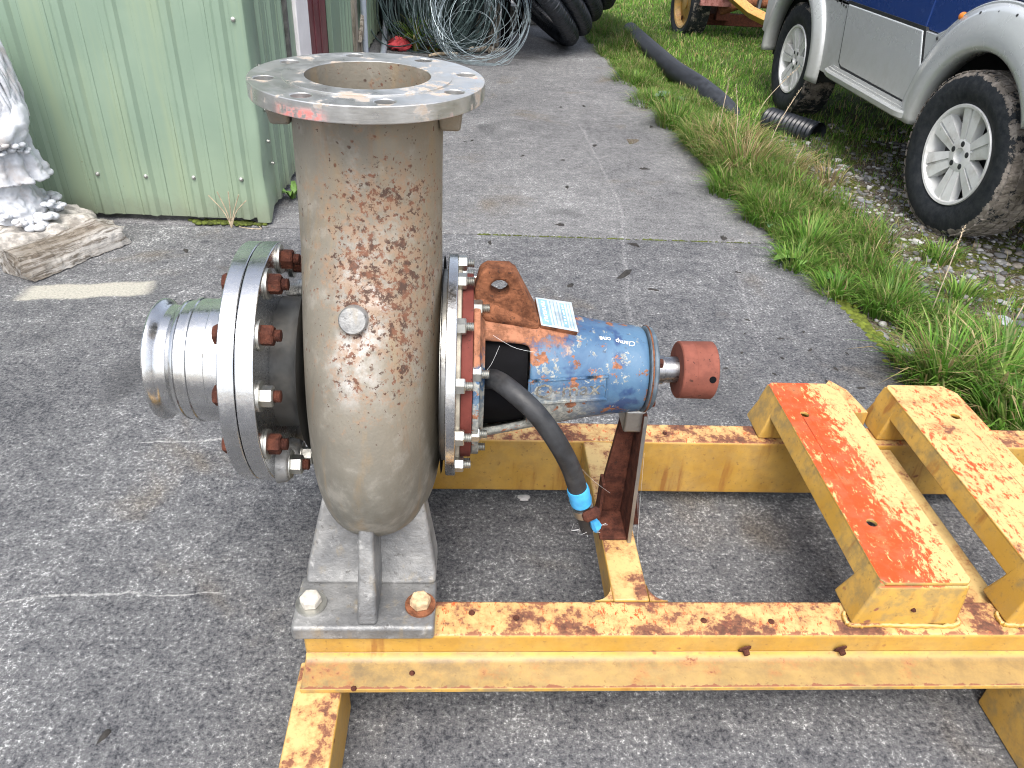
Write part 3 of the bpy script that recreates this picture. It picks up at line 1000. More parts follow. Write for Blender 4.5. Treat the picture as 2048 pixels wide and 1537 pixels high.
for o_ in (ar, rb):
    z_ = o_.modifiers.new('s', 'SUBSURF'); z_.levels = 1; z_.render_levels = 1
    tq = bpy.data.textures.new('drape', 'MARBLE'); tq.noise_scale = .06; tq.turbulence = 9
    z_ = o_.modifiers.new('d', 'DISPLACE'); z_.texture = tq; z_.strength = .014; z_.mid_level = .5


def carved_flower(mb, c, r, k):
    q = np.random.default_rng(k)
    for j in range(5):
        a = 2 * math.pi * j / 5 + q.uniform(0, 1)
        cc = (c[0] + r * .62 * math.cos(a), c[1] + r * .62 * math.sin(a), c[2] + q.uniform(-.2, .3) * r)
        rings = []
        for t in np.linspace(0, math.pi, 6):
            rings.append([(cc[0] + r * .55 * math.sin(t) * math.cos(b), cc[1] + r * .55 * math.sin(t) * math.sin(b), cc[2] + r * .33 * math.cos(t)) for b in np.linspace(0, 2 * math.pi, 9, endpoint=False)])
        mb.loft(rings)


mb = MB()
for k, (x, y, z, r) in enumerate([(.06, -.135, .455, .03), (.10, -.115, .42, .03), (.03, -.15, .40, .028), (.0, -.15, .46, .03), (-.06, -.14, .44, .03), (.125, -.08, .395, .03), (.085, -.12, .385, .022), (.13, -.045, .37, .022)]):
    mb = MB(); carved_flower(mb, (x, y, z), r, k)
    link_mesh('carved_flower', mb.mesh('carved_flower', MT['marble'], smooth=60), st)
for k in range(16):
    q = np.random.default_rng(50 + k)
    a = -math.pi * .85 + 1.5 * math.pi * k / 15
    r = q.uniform(.12, .19)
    mb = MB(); carved_flower(mb, (r * math.cos(a), r * .85 * math.sin(a), .112 + q.uniform(0, .07) * (1 - (r - .12) / .09)), q.uniform(.024, .042), k + 20)
    link_mesh('carved_flower', mb.mesh('carved_flower', MT['marble'], smooth=60), st)

# ------------------------------------------------------------------ corrugated pipes


def corrugated(mb, path, r, pitch=.014, amp=.06, n=16, closed=False):
    P = np.array(path)
    d = np.r_[0, np.cumsum(np.linalg.norm(np.diff(P, axis=0), axis=1))]
    m = int(d[-1] / pitch * 2)
    s = np.linspace(0, d[-1], m)
    Q = np.stack([np.interp(s, d, P[:, i]) for i in range(3)], 1)
    rr = [r * (1 + (amp if k % 2 else -amp)) for k in range(m)]
    mb.tube([tuple(q) for q in Q], rr, n, cap=False)
    return mb


coil = empty('drain_pipe_coil', (.83, 7.60, 0), 'big tilted coil of black corrugated drain pipe tied with yellow band', 'pipe coil')
ax = Vector((.66, .15, .73)).normalized()
e1 = Vector((0, 0, -1)); e1 = (e1 - ax * e1.dot(ax)).normalized()
e2 = ax.cross(e1)
RC, TR = .80, .074
nl = 11
low = Vector((.86, 7.56, .074))            # where the lowest loop touches the ground
c0 = low - e1 * (RC) - e2 * .0
loops = []
for k in range(nl):
    c = c0 + ax * (k * TR * 1.93) + e1 * (.015 * math.sin(2.1 * k))
    pts = []
    for t in np.linspace(0, 2 * math.pi, 120):
        pts.append(c + e1 * (RC + .012 * math.sin(3 * t + k)) * math.cos(t) + e2 * RC * math.sin(t))
    loops.append(pts)
zmin = min(q.z for l in loops for q in l) - TR
for k, pts in enumerate(loops):
    mb = MB()
    corrugated(mb, [(q.x, q.y, q.z - zmin + .004) for q in pts], TR, .017, .035, 14)
    mb.build('pipe_loop', MT['pipe'], coil, smooth=60, weld=False)
mb = MB()
tb_ = R_(14)
bp = []
for k in range(nl):
    c = c0 + ax * (k * TR * 1.93) + e1 * (.015 * math.sin(2.1 * k))
    rad = (e1 * math.cos(tb_) + e2 * math.sin(tb_))
    for a in (-50, 0, 50):
        q = c + rad * RC + (rad * math.cos(R_(a)) + ax * math.sin(R_(a))) * (TR * 1.05 + .004)
        bp.append((q.x, q.y, q.z - zmin + .004))
mb.tube(bp, .009, 6)
mb.build('tie_band', m_plain("yellow_strap", (.62, .50, .20), .6), coil)
for (i, w) in ((10, .045), (14, .03)):
    mb = MB()
    a, b = Vector(bp[i]), Vector(bp[i + 1])
    mb.tube([tuple(a), tuple(a.lerp(b, .5) + Vector((0, -.015, .01))), tuple(b)], [.012, w, .02], 6)
    mb.build('white_tape', MT['white'], coil)

lp = empty('long_black_pipe', (1.75, 6.6, 0), 'long black corrugated pipe lying in the grass beside the pavement', 'pipe')
mb = MB()
pp = catmull([(1.60, 8.30, .04), (1.595, 7.75, .05), (1.61, 7.1, .05), (1.65, 6.43, .04), (1.73, 5.93, .03), (1.82, 5.55, -.02), (1.87, 5.36, -.09)], 60)
corrugated(mb, pp, .075, .022, .03, 14)
mb.build('pipe_wall', MT['pipe_d'], lp, smooth=60, weld=False)
sp = empty('short_pipe_offcut', (2.03, 4.8, 0), 'short offcut of black corrugated pipe among dry grass by the car', 'pipe')
mb = MB()
corrugated(mb, [(1.93, 4.98, .06), (2.02, 4.83, .06), (2.13, 4.64, .06)], .074, .030, .055, 22)
corrugated(mb, [(1.93, 4.98, .06), (2.02, 4.83, .06), (2.13, 4.64, .06)], .064, .030, .03, 22)
mb.build('pipe_wall', MT['pipe'], sp, smooth=50, weld=False)

# ------------------------------------------------------------------ wire, netting, posts behind
wb_ = empty('loose_wire_coil', (.16, 6.75, 0), 'loose tangled coil of pale galvanised wire in front of the posts', 'wire coil')
er = np.random.default_rng(21)


def wire_loop(c, R, tilt, az, squash=1., turns=1., wob=.05, z0=None, n=46):
    ph = er.uniform(0, 6.28, 4)
    A = Matrix.Rotation(az, 3, 'Z') @ Matrix.Rotation(tilt, 3, 'X')
    pts = []
    for t in np.linspace(0, 2 * math.pi * turns, int(n * turns)):
        r = R * (1 + wob * math.sin(2 * t + ph[0]) + wob * .6 * math.sin(3 * t + ph[1]))
        v = A @ Vector((r * math.cos(t), squash * r * math.sin(t), .03 * math.sin(t * .7 + ph[2]))) + Vector(c)
        pts.append((v.x, v.y, max(v.z, .006)))
    return pts


for grp in range(7):
    mb = MB()
    for k in range(3):
        R = er.uniform(.22, .38)
        tl = R_(er.uniform(58, 84))
        c = (er.uniform(-.12, .14), er.uniform(6.62, 6.95), R * math.sin(tl) * .9 + er.uniform(-.02, .18))
        mb.tube(wire_loop(c, R, tl, R_(er.uniform(-25, 25)), 1.05, er.uniform(.8, 1.3), wob=.09), .0019, 4)
    if grp < 3:
        for k in range(3):
            R = er.uniform(.33, .38)
            mb.tube(wire_loop((.10 + er.uniform(-.03, .03), 6.80, .30), R, R_(48 + 3 * k), R_(-14), 1.15, 1.), .0022, 4)
    mb.build('wire_strand', MT['wire'], wb_, smooth=60, weld=False)
mb = MB()
mb.tube(catmull([(-.62, 7.4, .9), (-.57, 7.2, .5), (-.50, 7.0, .22), (-.44, 6.9, .03)], 16), .004, 5)
mb.tube(catmull([(-.5, 7.0, .02), (-.1, 6.65, .01), (.2, 6.72, .02), (.42, 7.0, .10)], 20), .004, 5)
mb.build('wire_strand', MT['wire'], wb_, smooth=60)

nt = empty('netting_bundle', (-.32, 7.25, 0), 'dark green bundle of old wire netting leaning by the shed end', 'netting')
for g in range(8):
    mb = MB()
    for k in range(26):
        x = er.uniform(-.62, .02); y = er.uniform(7.05, 7.6)
        lean = er.uniform(-.25, .30)
        q = catmull([(x, y, .0), (x + lean * .3 + er.uniform(-.03, .03), y + .05, .35), (x + lean * .8 + er.uniform(-.05, .05), y + .12, .8), (x + lean * 1.1, y + .2, 1.2)], 9)
        mb.tube(q, .006, 4)
    for k in range(8):
        R = er.uniform(.25, .45)
        mb.tube(wire_loop((er.uniform(-.45, -.1), er.uniform(7.0, 7.4), R * .9 + er.uniform(0, .15)), R, R_(er.uniform(55, 90)), R_(er.uniform(-50, 50)), 1.2, 1.), .0055, 4)
    mb.build('netting_strand', MT['net'], nt, smooth=60, weld=False)
mb = MB()
for k in range(9):
    c = (er.uniform(-.7, .05), er.uniform(7.5, 8.1), er.uniform(.1, .5)); r = er.uniform(.22, .36)
    rings = []
    for t in np.linspace(.05, math.pi - .05, 9):
        rings.append([(c[0] + r * math.sin(t) * math.cos(b) * (1 + .15 * math.sin(5 * b + k)), c[1] + r * math.sin(t) * math.sin(b), max(.0, c[2] + 1.3 * r * math.cos(t) + .03 * math.sin(7 * b + 3 * t))) for b in np.linspace(0, 2 * math.pi, 18, endpoint=False)])
    mb.loft(rings)
tag(mb.build('dark_tarp', MT['tarp'], smooth=40), 'crumpled dark tarpaulin heap behind the netting bundle', 'tarpaulin')


def post(name, x0, x1, y0, y1, h, mat, label, cat='post', dark=False):
    mb = MB()
    zs = np.linspace(0, h, 8)
    q = np.random.default_rng(int(x0 * 1000) % 977)
    rings = []
    for z in zs:
        j = q.uniform(-.006, .006, 8)
        rings.append([(x0 + j[0], y0 + j[1], z), (x1 + j[2], y0 + j[3], z), (x1 + j[4], y1 + j[5], z), (x0 + j[6], y1 + j[7], z)])
    mb.loft(rings)
    return tag(mb.build(name, mat, bevel=.008, smooth=30), label, cat)


post('timber_post', .035, .14, 7.32, 7.46, 1.5, MT['oldwood'], 'weathered grey timber post left of its thicker neighbour behind the wire')
post('timber_post', .155, .255, 7.30, 7.42, 1.5, MT['oldwood'], 'pale grey timber post right of centre behind the wire coil')
post('timber_post', -.09, .02, 7.36, 7.5, 1.4, MT['oldwood'], 'weathered timber post nearest the netting bundle, behind the wire')
post('black_post', .27, .35, 7.34, 7.46, 1.5, MT['black'], 'black post standing between the timber posts and pipe coil')
post('black_post', .455, .50, 8.05, 8.12, 1.3, MT['black'], 'thin black steel post behind the lower edge of the pipe coil')
mb = MB(); mb.box(.36, .56, 8.2, 8.45, 0, .22); tag(mb.build('concrete_block', MT['basestone'], bevel=.015), 'pale concrete block on the ground left of the pipe coil', 'block')
mb = MB(); mb.box(.55, .85, 8.6, 8.85, 0, .16); tag(mb.build('concrete_block', MT['basestone'], bevel=.015), 'low pale concrete block half hidden behind the pipe coil', 'block')
mb = MB()
mb.tube(catmull([(-.34, 6.72, .015), (-.26, 6.78, .022), (-.16, 6.84, .018), (-.10, 6.86, .016)], 9), [.008, .012, .013, .014, .013, .012, .011, .012, .006], 7)
tag(mb.build('wood_stick', MT['twig']), 'short pale stick on the concrete below the wire coil', 'stick')
mb = MB(); mb.tube([(-.02, 6.98, .03), (.2, 7.06, .03)], .022, 8); mb.tube([(.16, 7.0, .02), (.30, 7.1, .02)], .018, 8)
tag(mb.build('dark_stick', MT['oldwood']), 'dark sticks lying at the foot of the timber posts', 'sticks')
mb = MB()
q = np.random.default_rng(5)
rings = []
for t in np.linspace(.05, math.pi - .05, 14):
    rings.append([(-.60 + (.085 + .03 * math.sin(5 * b + 6 * t)) * math.sin(t) * math.cos(b), 6.98 + .09 * math.sin(t) * math.sin(b), max(.002, .035 + (.042 + .02 * math.sin(4 * b) + .018 * math.sin(9 * b + 7 * t)) * math.cos(t))) for b in np.linspace(0, 2 * math.pi, 36, endpoint=False)])
mb.loft(rings)
tag(mb.build('red_cloth', MT['red'], smooth=70), 'crumpled red cloth on the ground at the shed foot', 'cloth')

# ================================================================== SKID
skid_o = W((.5, 1.03, .1465))
skid = empty('skid_frame', (skid_o[0], skid_o[1], 0), 'yellow rusty steel skid frame carrying the pump', 'skid frame')
GZP = CAM_H - CAM_H / K       # ground level in survey space


def rbox(name, x0, x1, y0, y1, z0, z1, mat, par, bev=.006):
    return MB().box(x0, x1, y0, y1, z0, z1).build(name, mat, par, p=True, bevel=bev, seg=3)


XL, XR = -.236, 1.42
rbox('front_rail', XL, XR, .7565, .826, .183, .324, MT['yrail'], skid, .007)
mb = MB()
# ledge plate welded along the front of the rail, with a weld fillet
prof = [(.699, .2655), (.699, .2752), (.742, .2752), (.750, .2790), (.7562, .288), (.7562, .2655)]
mb.prism(prof, 'x', XL + .001, XR)
mb.build('ledge_plate', MT['yledge'], skid, p=True, bevel=.0025, smooth=50)
rbox('rear_rail', XL, XR, 1.245, 1.31, .183, .324, MT['yrail'], skid, .007)
rbox('cross_member', .251, .3115, .8265, 1.2445, .262, .3235, MT['ycross'], skid, .005)
rbox('cross_member', .842, .918, .8265, 1.2445, .240, .3150, MT['yplain'], skid, .005)
rbox('cross_member', -.235, -.165, .8265, 1.2445, .19, .300, MT['yplain'], skid, .005)
rbox('outrigger', -.244, -.174, .28, .7555, GZP + .0005, .2650, MT['yplain'], skid, .005)
rbox('outrigger', .900, .972, .28, .7555, GZP + .0005, .2650, MT['yplain'], skid, .005)
for x in (-.20, .86, 1.3):
    rbox('foot_pad', x, x + .06, 1.246, 1.309, GZP + .0005, .1825, MT['yplain'], skid, .003)


def weld_bead(name, pts, par, mat, r=.005):
    mb = MB()
    P = catmull(pts, max(6, int(14 * len(pts))))
    q = np.random.default_rng(len(P))
    mb.tube([tuple(a + q.uniform(-.001, .001, 3)) for a in P], [r * q.uniform(.75, 1.15) for _ in P], 7)
    return mb.build(name, mat, par, p=True, smooth=60)


def saddle(x0, x1, mat, holes):
    zt, zl = .419, .378
    # hat-shaped top channel: plate with bolt holes plus two rounded side flanges
    y0, y1 = .781, 1.338
    rc = .008
    out = [(x0 + rc, y0), (x1 - rc, y0), (x1, y0 + rc), (x1, y1 - .03), (x1 - .02, y1), (x0 + rc, y1), (x0, y1 - rc), (x0, y0 + rc)]
    mb = MB()
    mb.plate(out, [circle(a, b, .0085, 18) for a, b in holes], 'z', zt - .008, zt)
    mb.frustum([(x0 - .010, y0, zl), (x0, y0, zl), (x0, y1, zl), (x0 - .010, y1, zl)], [(x0 + .0005, y0 + .002, zt - .0022), (x0 + .010, y0 + .002, zt - .0085), (x0 + .010, y1 - .002, zt - .0085), (x0 + .0005, y1 - .002, zt - .0022)])
    mb.box(x1 - .010, x1 - .0005, y0 + .002, y1 - .032, zl, zt - .0085)
    top = mb.build('saddle_beam', mat, skid, p=True, bevel=.003, seg=3)
    for ya, yb in ((.7775, .838), (1.262, 1.336)):
        lg_ = MB()
        bot = [(x0 - .024, ya - .002, .3245), (x1 + .004, ya - .002, .3245), (x1 + .004, yb + .012, .3245), (x0 - .024, yb + .012, .3245)]
        mid = [(x0 - .012, ya, .375), (x1 + .001, ya, .375), (x1 + .001, yb, .375), (x0 - .012, yb, .375)]
        tp = [(x0 - .0015, ya + .003, zt - .0095), (x1 - .0015, ya + .003, zt - .0095), (x1 - .0015, yb - .003, zt - .0095), (x0 - .0015, yb - .003, zt - .0095)]
        lg_.loft([bot, mid, tp])
        lg_.build('saddle_leg', mat, top, p=True, bevel=.006, seg=3)
    weld_bead('weld_bead', [(x0 - .026, .80, .3265), (x0 - .026, .776, .3265), (x0 + .03, .7745, .3265), (x1, .7745, .3265), (x1 + .006, .80, .3265)], top, MT['yplain'], .004)
    return top


saddle(.652, .800, MT['ysad'], [(.692, 1.223), (.694, .913)])
saddle(.912, 1.062, MT['ysad2'], [(1.011, 1.225), (1.011, .913)])
mb = MB(); mb.prism([(.828, 1.312), (.828, 1.42), (.845, 1.44), (.872, 1.40), (.884, 1.312)], 'z', .326, .362)
mb.build('end_lug', MT['ysad2'], skid, p=True, bevel=.003)
for sx, x in ((-1, .2508), (1, .3117)):
    mb = MB()
    pts = [(x, .8266)] + [(x + sx * (.030 - .030 * math.sin(R_(a))), .8266 + .034 - .034 * math.cos(R_(a))) for a in np.linspace(0, 90, 8)]
    mb.prism(pts, 'z', .316, .3232)
    mb.build('corner_gusset', MT['ycross'], skid, p=True, bevel=.001)
# small fixings and rusted holes along the rail
scr = MB(); scr.lathe([(0, .006), (.0012, .006), (.0026, .004)], 'z', n=8)
scm = scr.mesh('rail_screw', MT['rust'])
for (x, y) in ((.39, .785), (.50, .783), (.09, .79), (.02, .80), (.43, 1.275), (.17, 1.28)):
    link_mesh('rail_screw', scm, skid, Vector(W((x, y, .3243))) - ORG[skid])
scr = MB(); q = np.random.default_rng(2)
scr.lathe([(0, .013), (-.002, .012), (-.004, .006), (-.012, .0055), (-.013, .002)], 'y', n=9)
bsm = scr.mesh('broken_stud', MT['rust'])
for (x, z) in ((.455, .2815), (.612, .2815)):
    link_mesh('broken_stud', bsm, skid, Vector(W((x, .7555, z + .012))) - ORG[skid], rot=(R_(18), 0, R_(12)))
scr = MB(); scr.lathe([(0, .0055), (.002, .0045), (.004, .003), (.006, .001)], 'z', n=7)
stm = scr.mesh('broken_stud', MT['rust'])
for (x, y, z) in ((-.07, .726, .2753), (-.155, .70, .2753), (.72, .7768, .36)):
    link_mesh('broken_stud', stm, skid, Vector(W((x, y, z))) - ORG[skid])

# ================================================================== PUMP
pump_o = W((-.131, 1.02, .324))
pump = empty('centrifugal_pump', pump_o, 'rusty grey centrifugal pump with blue bearing frame bolted on the yellow skid', 'pump')
AZ, AY = .649, 1.02


def put(name, me, par, p, mtx=None, rot=None):
    loc = Vector(W(p)) - ORG[par]
    if mtx is not None:
        return link_mesh(name, me, par, mtx=Matrix.Translation(loc) @ mtx)
    return link_mesh(name, me, par, loc, rot)


# --- volute casing: one loft from neck to belly
rows = [  # z, half width x, half depth y, exponent, centre x
    (1.066, .0980, .0985, 2.0, -.1285), (1.02, .0970, .0980, 2.0, -.130), (.97, .0970, .1000, 2.0, -.131), (.915, .0972, .110, 2.05, -.1315), (.86, .0975, .134, 2.1, -.132),
    (.80, .0985, .172, 2.2, -.1325), (.74, .0995, .207, 2.25, -.133), (.68, .1005, .230, 2.3, -.133), (.62, .101, .241, 2.3, -.133), (.56, .1005, .238, 2.3, -.133),
    (.51, .0985, .222, 2.25, -.133), (.468, .094, .196, 2.2, -.133), (.436, .085, .160, 2.15, -.133), (.414, .068, .118, 2.1, -.133), (.401, .042, .066, 2.0, -.133), (.397, .008, .012, 2.0, -.133)]
prof = catmull(rows, 110)
NA = 96
rings = []
for z, a, b, e, xc in prof:
    ring = []
    for k in range(NA):
        t = 2 * math.pi * k / NA
        ct, st_ = math.cos(t), math.sin(t)
        ring.append((xc + a * math.copysign(abs(ct) ** (2 / e), ct), AY + b * math.copysign(abs(st_) ** (2 / e), st_), z))
    rings.append(ring)
mb = MB(); mb.loft(rings, False, True)
casing = mb.build('volute_casing', MT['cast'], pump, p=True, smooth=60)
# round plugged boss on the belly
zb_, xb_ = .818, -.141
row = [r for r in prof if abs(r[0] - zb_) < .006][0]
bb = MB()
bb.lathe([(.012, .0215), (-.010, .0205), (-.0135, .0185), (-.0145, .010), (-.015, .002)], 'z', n=28)
bme = bb.mesh('casing_boss', MT['foot'], smooth=40)
ny = Vector((0, -1, .42)).normalized()
put('casing_boss', bme, casing, (xb_, AY - row[2] - .004, zb_), mtx=(ny.to_track_quat('Z', 'X').to_matrix() @ Matrix.Rotation(math.pi, 3, 'X')).to_4x4())

# --- discharge flange with real bolt holes
FX, FY, FZ, FR = -.1275, 1.0195, 1.080, .1472
hol = []
for k in range(8):
    a = R_(-90 - 7.5 + 22.5 + 45 * k)
    hol.append(circle(FX + .1265 * math.cos(a), FY + .1265 * math.sin(a), .0122, 16))
mb = MB()
mb.plate(circle(FX, FY, FR, 96), [circle(FX, FY, .0785, 72)] + hol, 'z', FZ - .0225, FZ - .002)
dfl = mb.build('discharge_flange', MT['flange'], pump, p=True, bevel=.0016, smooth=40)
mb = MB(); mb.plate(circle(FX, FY, .1055, 96), [circle(FX, FY, .0786, 72)], 'z', FZ - .0028, FZ)
mb.build('raised_face', MT['flange'], dfl, p=True, bevel=.0008, smooth=40)
mb = MB()
n = 64
ri = []
for z, r in ((FZ - .001, .0782), (FZ - .05, .0775), (FZ - .12, .080), (FZ - .2, .083), (FZ - .26, .06), (FZ - .27, .001)):
    ri.append([(FX + r * math.cos(2 * math.pi * k / n), FY + r * math.sin(2 * math.pi * k / n), z) for k in range(n)])
mb.loft(ri, False, True)
mb.build('discharge_bore', MT['rustb'] if False else MT['cast'], dfl, p=True, smooth=50)
# cast pads under the flange
for s, x in ((-1, -.2365), (1, -.0235)):
    mb = MB()
    mb.frustum([(x - .013, .985, 1.022), (x + .013, .985, 1.022), (x + .013, 1.045, 1.022), (x - .013, 1.045, 1.022)], [(x - .017, .975, 1.0572), (x + .017, .975, 1.0572), (x + .017, 1.055, 1.0572), (x - .017, 1.055, 1.0572)])
    mb.build('flange_pad', MT['cast'], dfl, p=True, bevel=.005)

# --- mounting feet (front and rear mirrored)
PXL, PXR = -.2505, -.0370
for s, nm in ((1, 'front'), (-1, 'rear')):
    def fy(y): return y if s == 1 else 2 * AY - y
    mb = MB()
    mb.box(PXL, PXR, min(fy(.748), fy(.850)), max(fy(.748), fy(.850)), .3247, .3525)
    bot = [(PXL + .008, fy(.832), .352), (PXR - .0005, fy(.832), .352), (PXR - .0005, fy(.905), .352), (PXL + .008, fy(.905), .352)]
    mid = [(PXL + .010, fy(.846), .374), (PXR - .001, fy(.846), .374), (PXR - .001, fy(.905), .374), (PXL + .010, fy(.905), .374)]
    top = [(PXL + .034, fy(.872), .475), (PXR - .018, fy(.872), .475), (PXR - .018, fy(.915), .475), (PXL + .034, fy(.915), .475)]
    top2 = [(PXL + .046, fy(.885), .52), (PXR - .026, fy(.885), .52), (PXR - .026, fy(.93), .52), (PXL + .046, fy(.93), .52)]
    mb.loft([bot, mid, top, top2])
    xr = -.1375
    mb.frustum([(xr - .0150, fy(.752), .3520), (xr + .0150, fy(.752), .3520), (xr + .0150, fy(.90), .3520), (xr - .0150, fy(.90), .3520)],
               [(xr - .0105, fy(.812), .515), (xr + .0105, fy(.812), .515), (xr + .0105, fy(.90), .515), (xr - .0105, fy(.90), .515)])
    ft = mb.build('mounting_foot', MT['foot'], pump, p=True, bevel=.007, seg=4, smooth=40)
    if s == 1: front_foot = ft
mw_ = MB(); mw_.lathe([(0, .0255), (.0048, .0255)], 'z', n=28)


def hexbolt(rh, hh, dome=True):
    mb = MB()
    mb.lathe([(0, rh), (hh * .82, rh), (hh, rh * .86)], 'z', n=6)
    if dome: mb.lathe([(hh - .0005, rh * .8), (hh + .0006, rh * .74)], 'z', n=20)
    return mb


for x, y, wm, hm in ((-.2265, .793, MT['zinc'], m_plain("pale_corroded_bolt", (.52, .49, .43), .7, .1, .25, 60, .4)), (-.060, .791, MT['rustb'], m_plain("tan_corroded_bolt", (.50, .36, .21), .8, 0, .35, 70, .5))):
    bo = put('foot_bolt', hexbolt(.0185, .016).mesh('foot_bolt', hm, smooth=25), front_foot, (x, y, .3573), rot=(0, 0, .3 + x))
    bo.modifiers.new('b', 'BEVEL').width = .0015
    mw2 = MB(); mw2.plate(circle(0, 0, .0265, 28), [circle(0, 0, .010, 12)], 'z', 0, .0045)
    put('washer', mw2.mesh('washer', wm, smooth=30), front_foot, (x, y, .3528))

# --- suction side
mb = MB()
mb.lathe([(-.2335, .135), (-.240, .110), (-.252, .101), (-.2785, .101)], 'x', (AY, AZ), 72)
mb.build('suction_neck', MT['darkcast'], pump, p=True, smooth=40)
FR2 = .1838


def bolt_ring(n, r, a0):
    return [(AY + r * math.cos(R_(a0 + 360 / n * k)), AZ + r * math.sin(R_(a0 + 360 / n * k))) for k in range(n)]


BR = bolt_ring(12, .160, 15)
mb = MB()
mb.plate(circle(AY, AZ, FR2, 120), [circle(AY, AZ, .1, 60)] + [circle(a, b, .010, 12) for a, b in BR], 'x', -.3028, -.2778)
sfl = mb.build('suction_flange', MT['steel'], pump, p=True, bevel=.0022, smooth=40)
# cast pads behind some bolts give the flange its notched inner edge
mb = MB()
for k, (a, b) in enumerate(BR):
    if k in (7, 8, 9): mb.lathe([(-.279, .030), (-.262, .026), (-.258, .020)], 'x', (a, b), 20)
mb.build('bolt_pad', MT['foot'], sfl, p=True, bevel=.003)
mb = MB(); mb.plate(circle(AY, AZ, FR2 - .003, 120), [circle(AY, AZ, .095, 60)], 'x', -.3040, -.3026)
mb.build('gasket', MT['black'], sfl, p=True)
mb = MB(); mb.plate(circle(AY, AZ, FR2 - .0004, 120), [circle(AY, AZ, .085, 60)], 'x', -.3266, -.3038)
cfl = mb.build('companion_flange', MT['steel'], pump, p=True, bevel=.0022, smooth=40)
kinds = [('r', MT['rust']), ('z', MT['zinc'])]
RX = Matrix.Rotation(R_(90), 4, 'Y')
studs = {}
for nm, mt in (('r', MT['rust']), ('z', MT['zinc'])):
    s_ = MB()
    s_.lathe([(.0, .0168), (.0165, .0168), (.0188, .0142)], 'z', n=6)
    n_st = [(-.002, .0095)]
    z = .0180
    for k in range(4):
        n_st += [(z, .0098), (z + .0013, .0086), (z + .0026, .0098)]
        z += .0026
    n_st += [(z + .001, .0075)]
    s_.lathe(n_st, 'z', n=14, m=1)
    me = s_.mesh('stud_nut', [mt, MT['rust']], smooth=28)
    studs[nm] = me
wsh = MB(); wsh.plate(circle(0, 0, .0245, 26), [circle(0, 0, .009, 12)], 'z', 0, .0042)
wsh_me = wsh.mesh('washer', MT['zinc'], smooth=30)
hd = hexbolt(.0165, .0115).mesh('bolt_head', MT['rust'], smooth=25)
q = np.random.default_rng(8)
for k, (a, b) in enumerate(BR):
    off = .016 if k in (7, 8, 9) else 0.
    rot = Matrix.Rotation(q.uniform(0, 1), 4, 'Z')
    put('washer', wsh_me, sfl, (-.2776 + off, a, b), mtx=RX)
    put('stud_nut', studs['z' if k in (0, 5, 7, 8) else 'r'], sfl, (-.2738 + off, a, b), mtx=RX @ rot)
    put('bolt_head', hd, cfl, (-.3268, a, b), mtx=Matrix.Rotation(R_(-90), 4, 'Y') @ rot)
# cam-and-groove hose adapter
mb = MB()
pr = [(-.3267, .090), (-.340, .090), (-.343, .0965), (-.372, .0965), (-.3735, .0948), (-.397, .0945), (-.3985, .0960), (-.402, .0960), (-.4035, .0915), (-.416, .0910), (-.4175, .0925), (-.4205, .0920), (-.426, .0870), (-.432, .0828), (-.440, .0824), (-.447, .0860), (-.453, .0925), (-.458, .0935), (-.4605, .0920), (-.4612, .085), (-.430, .083), (-.30, .083)]
mb.lathe(pr, 'x', (AY, AZ), 96, True, False)
adp = mb.build('hose_adapter', MT['steel'], pump, p=True, smooth=38)
mb = MB(); mb.lathe([(-.3275, .0972), (-.336, .0985), (-.342, .0968)], 'x', (AY, AZ), 80, False, False)
mb.build('weld_ring', MT['steel_b'], adp, p=True)
a = R_(180 - 36)
mb = MB(); mb.box(-.0125, .0125, -.0035, .0035, -.004, .0035)
put('raised_bar', mb.mesh('raised_bar', MT['steel']), adp, (-.3835, AY + .096 * math.cos(a), AZ + .096 * math.sin(a)), mtx=Matrix.Rotation(-(R_(180 - 36) - R_(90)), 4, 'X').inverted())

# --- drive side
mb = MB(); mb.lathe([(-.034, .120), (-.0315, .168), (-.0325, .1715)], 'x', (AY, AZ), 90); mb.build('back_plate', MT['black'], pump, p=True)
mb = MB(); mb.plate(circle(AY, AZ, .1738, 120), [circle(AY, AZ, .09, 48)], 'x', -.0255, -.0105)
cov = mb.build('casing_cover', MT['steel'], pump, p=True, bevel=.002, smooth=40)
mb = MB(); mb.lathe([(-.034, .150), (-.0256, .150)], 'x', (AY, AZ), 60); mb.build('cover_spigot', MT['steel_b'], cov, p=True)
mb = MB(); mb.lathe([(-.0104, .150), (-.006, .1495), (-.0045, .1465)], 'x', (AY, AZ), 80); mb.build('cover_lip', m_plain("cream_sealant", (.42, .38, .30), .8, 0, .3, 40), cov, p=True)
mb = MB(); mb.plate(circle(AY, AZ, .1440, 110), [circle(AY, AZ, .08, 48)], 'x', -.0042, .0125)
gl = mb.build('gland_ring', MT['primer'], pump, p=True, bevel=.0018, smooth=40)
nut = MB()
nut.lathe([(0, .0135), (.0125, .0135), (.0142, .0118)], 'z', n=6)
pf = [(.0135, .0072)]
z = .0138
for k in range(4):
    pf += [(z, .0075), (z + .0015, .0064), (z + .003, .0075)]; z += .003
pf += [(z + .0006, .0058)]
nut.lathe(pf, 'z', n=12)
nut_me = nut.mesh('cover_nut', MT['zinc'], smooth=28)
for k, (a, b) in enumerate(bolt_ring(12, .1595, 8)):
    put('cover_nut', nut_me, cov, (-.0103, a, b), mtx=RX @ Matrix.Rotation(.2 * k, 4, 'Z'))
for k, (a, b) in enumerate(bolt_ring(8, .131, 18)):
    put('ring_nut', nut_me, gl, (.0127, a, b), mtx=RX @ Matrix.Rotation(.33 * k, 4, 'Z'))

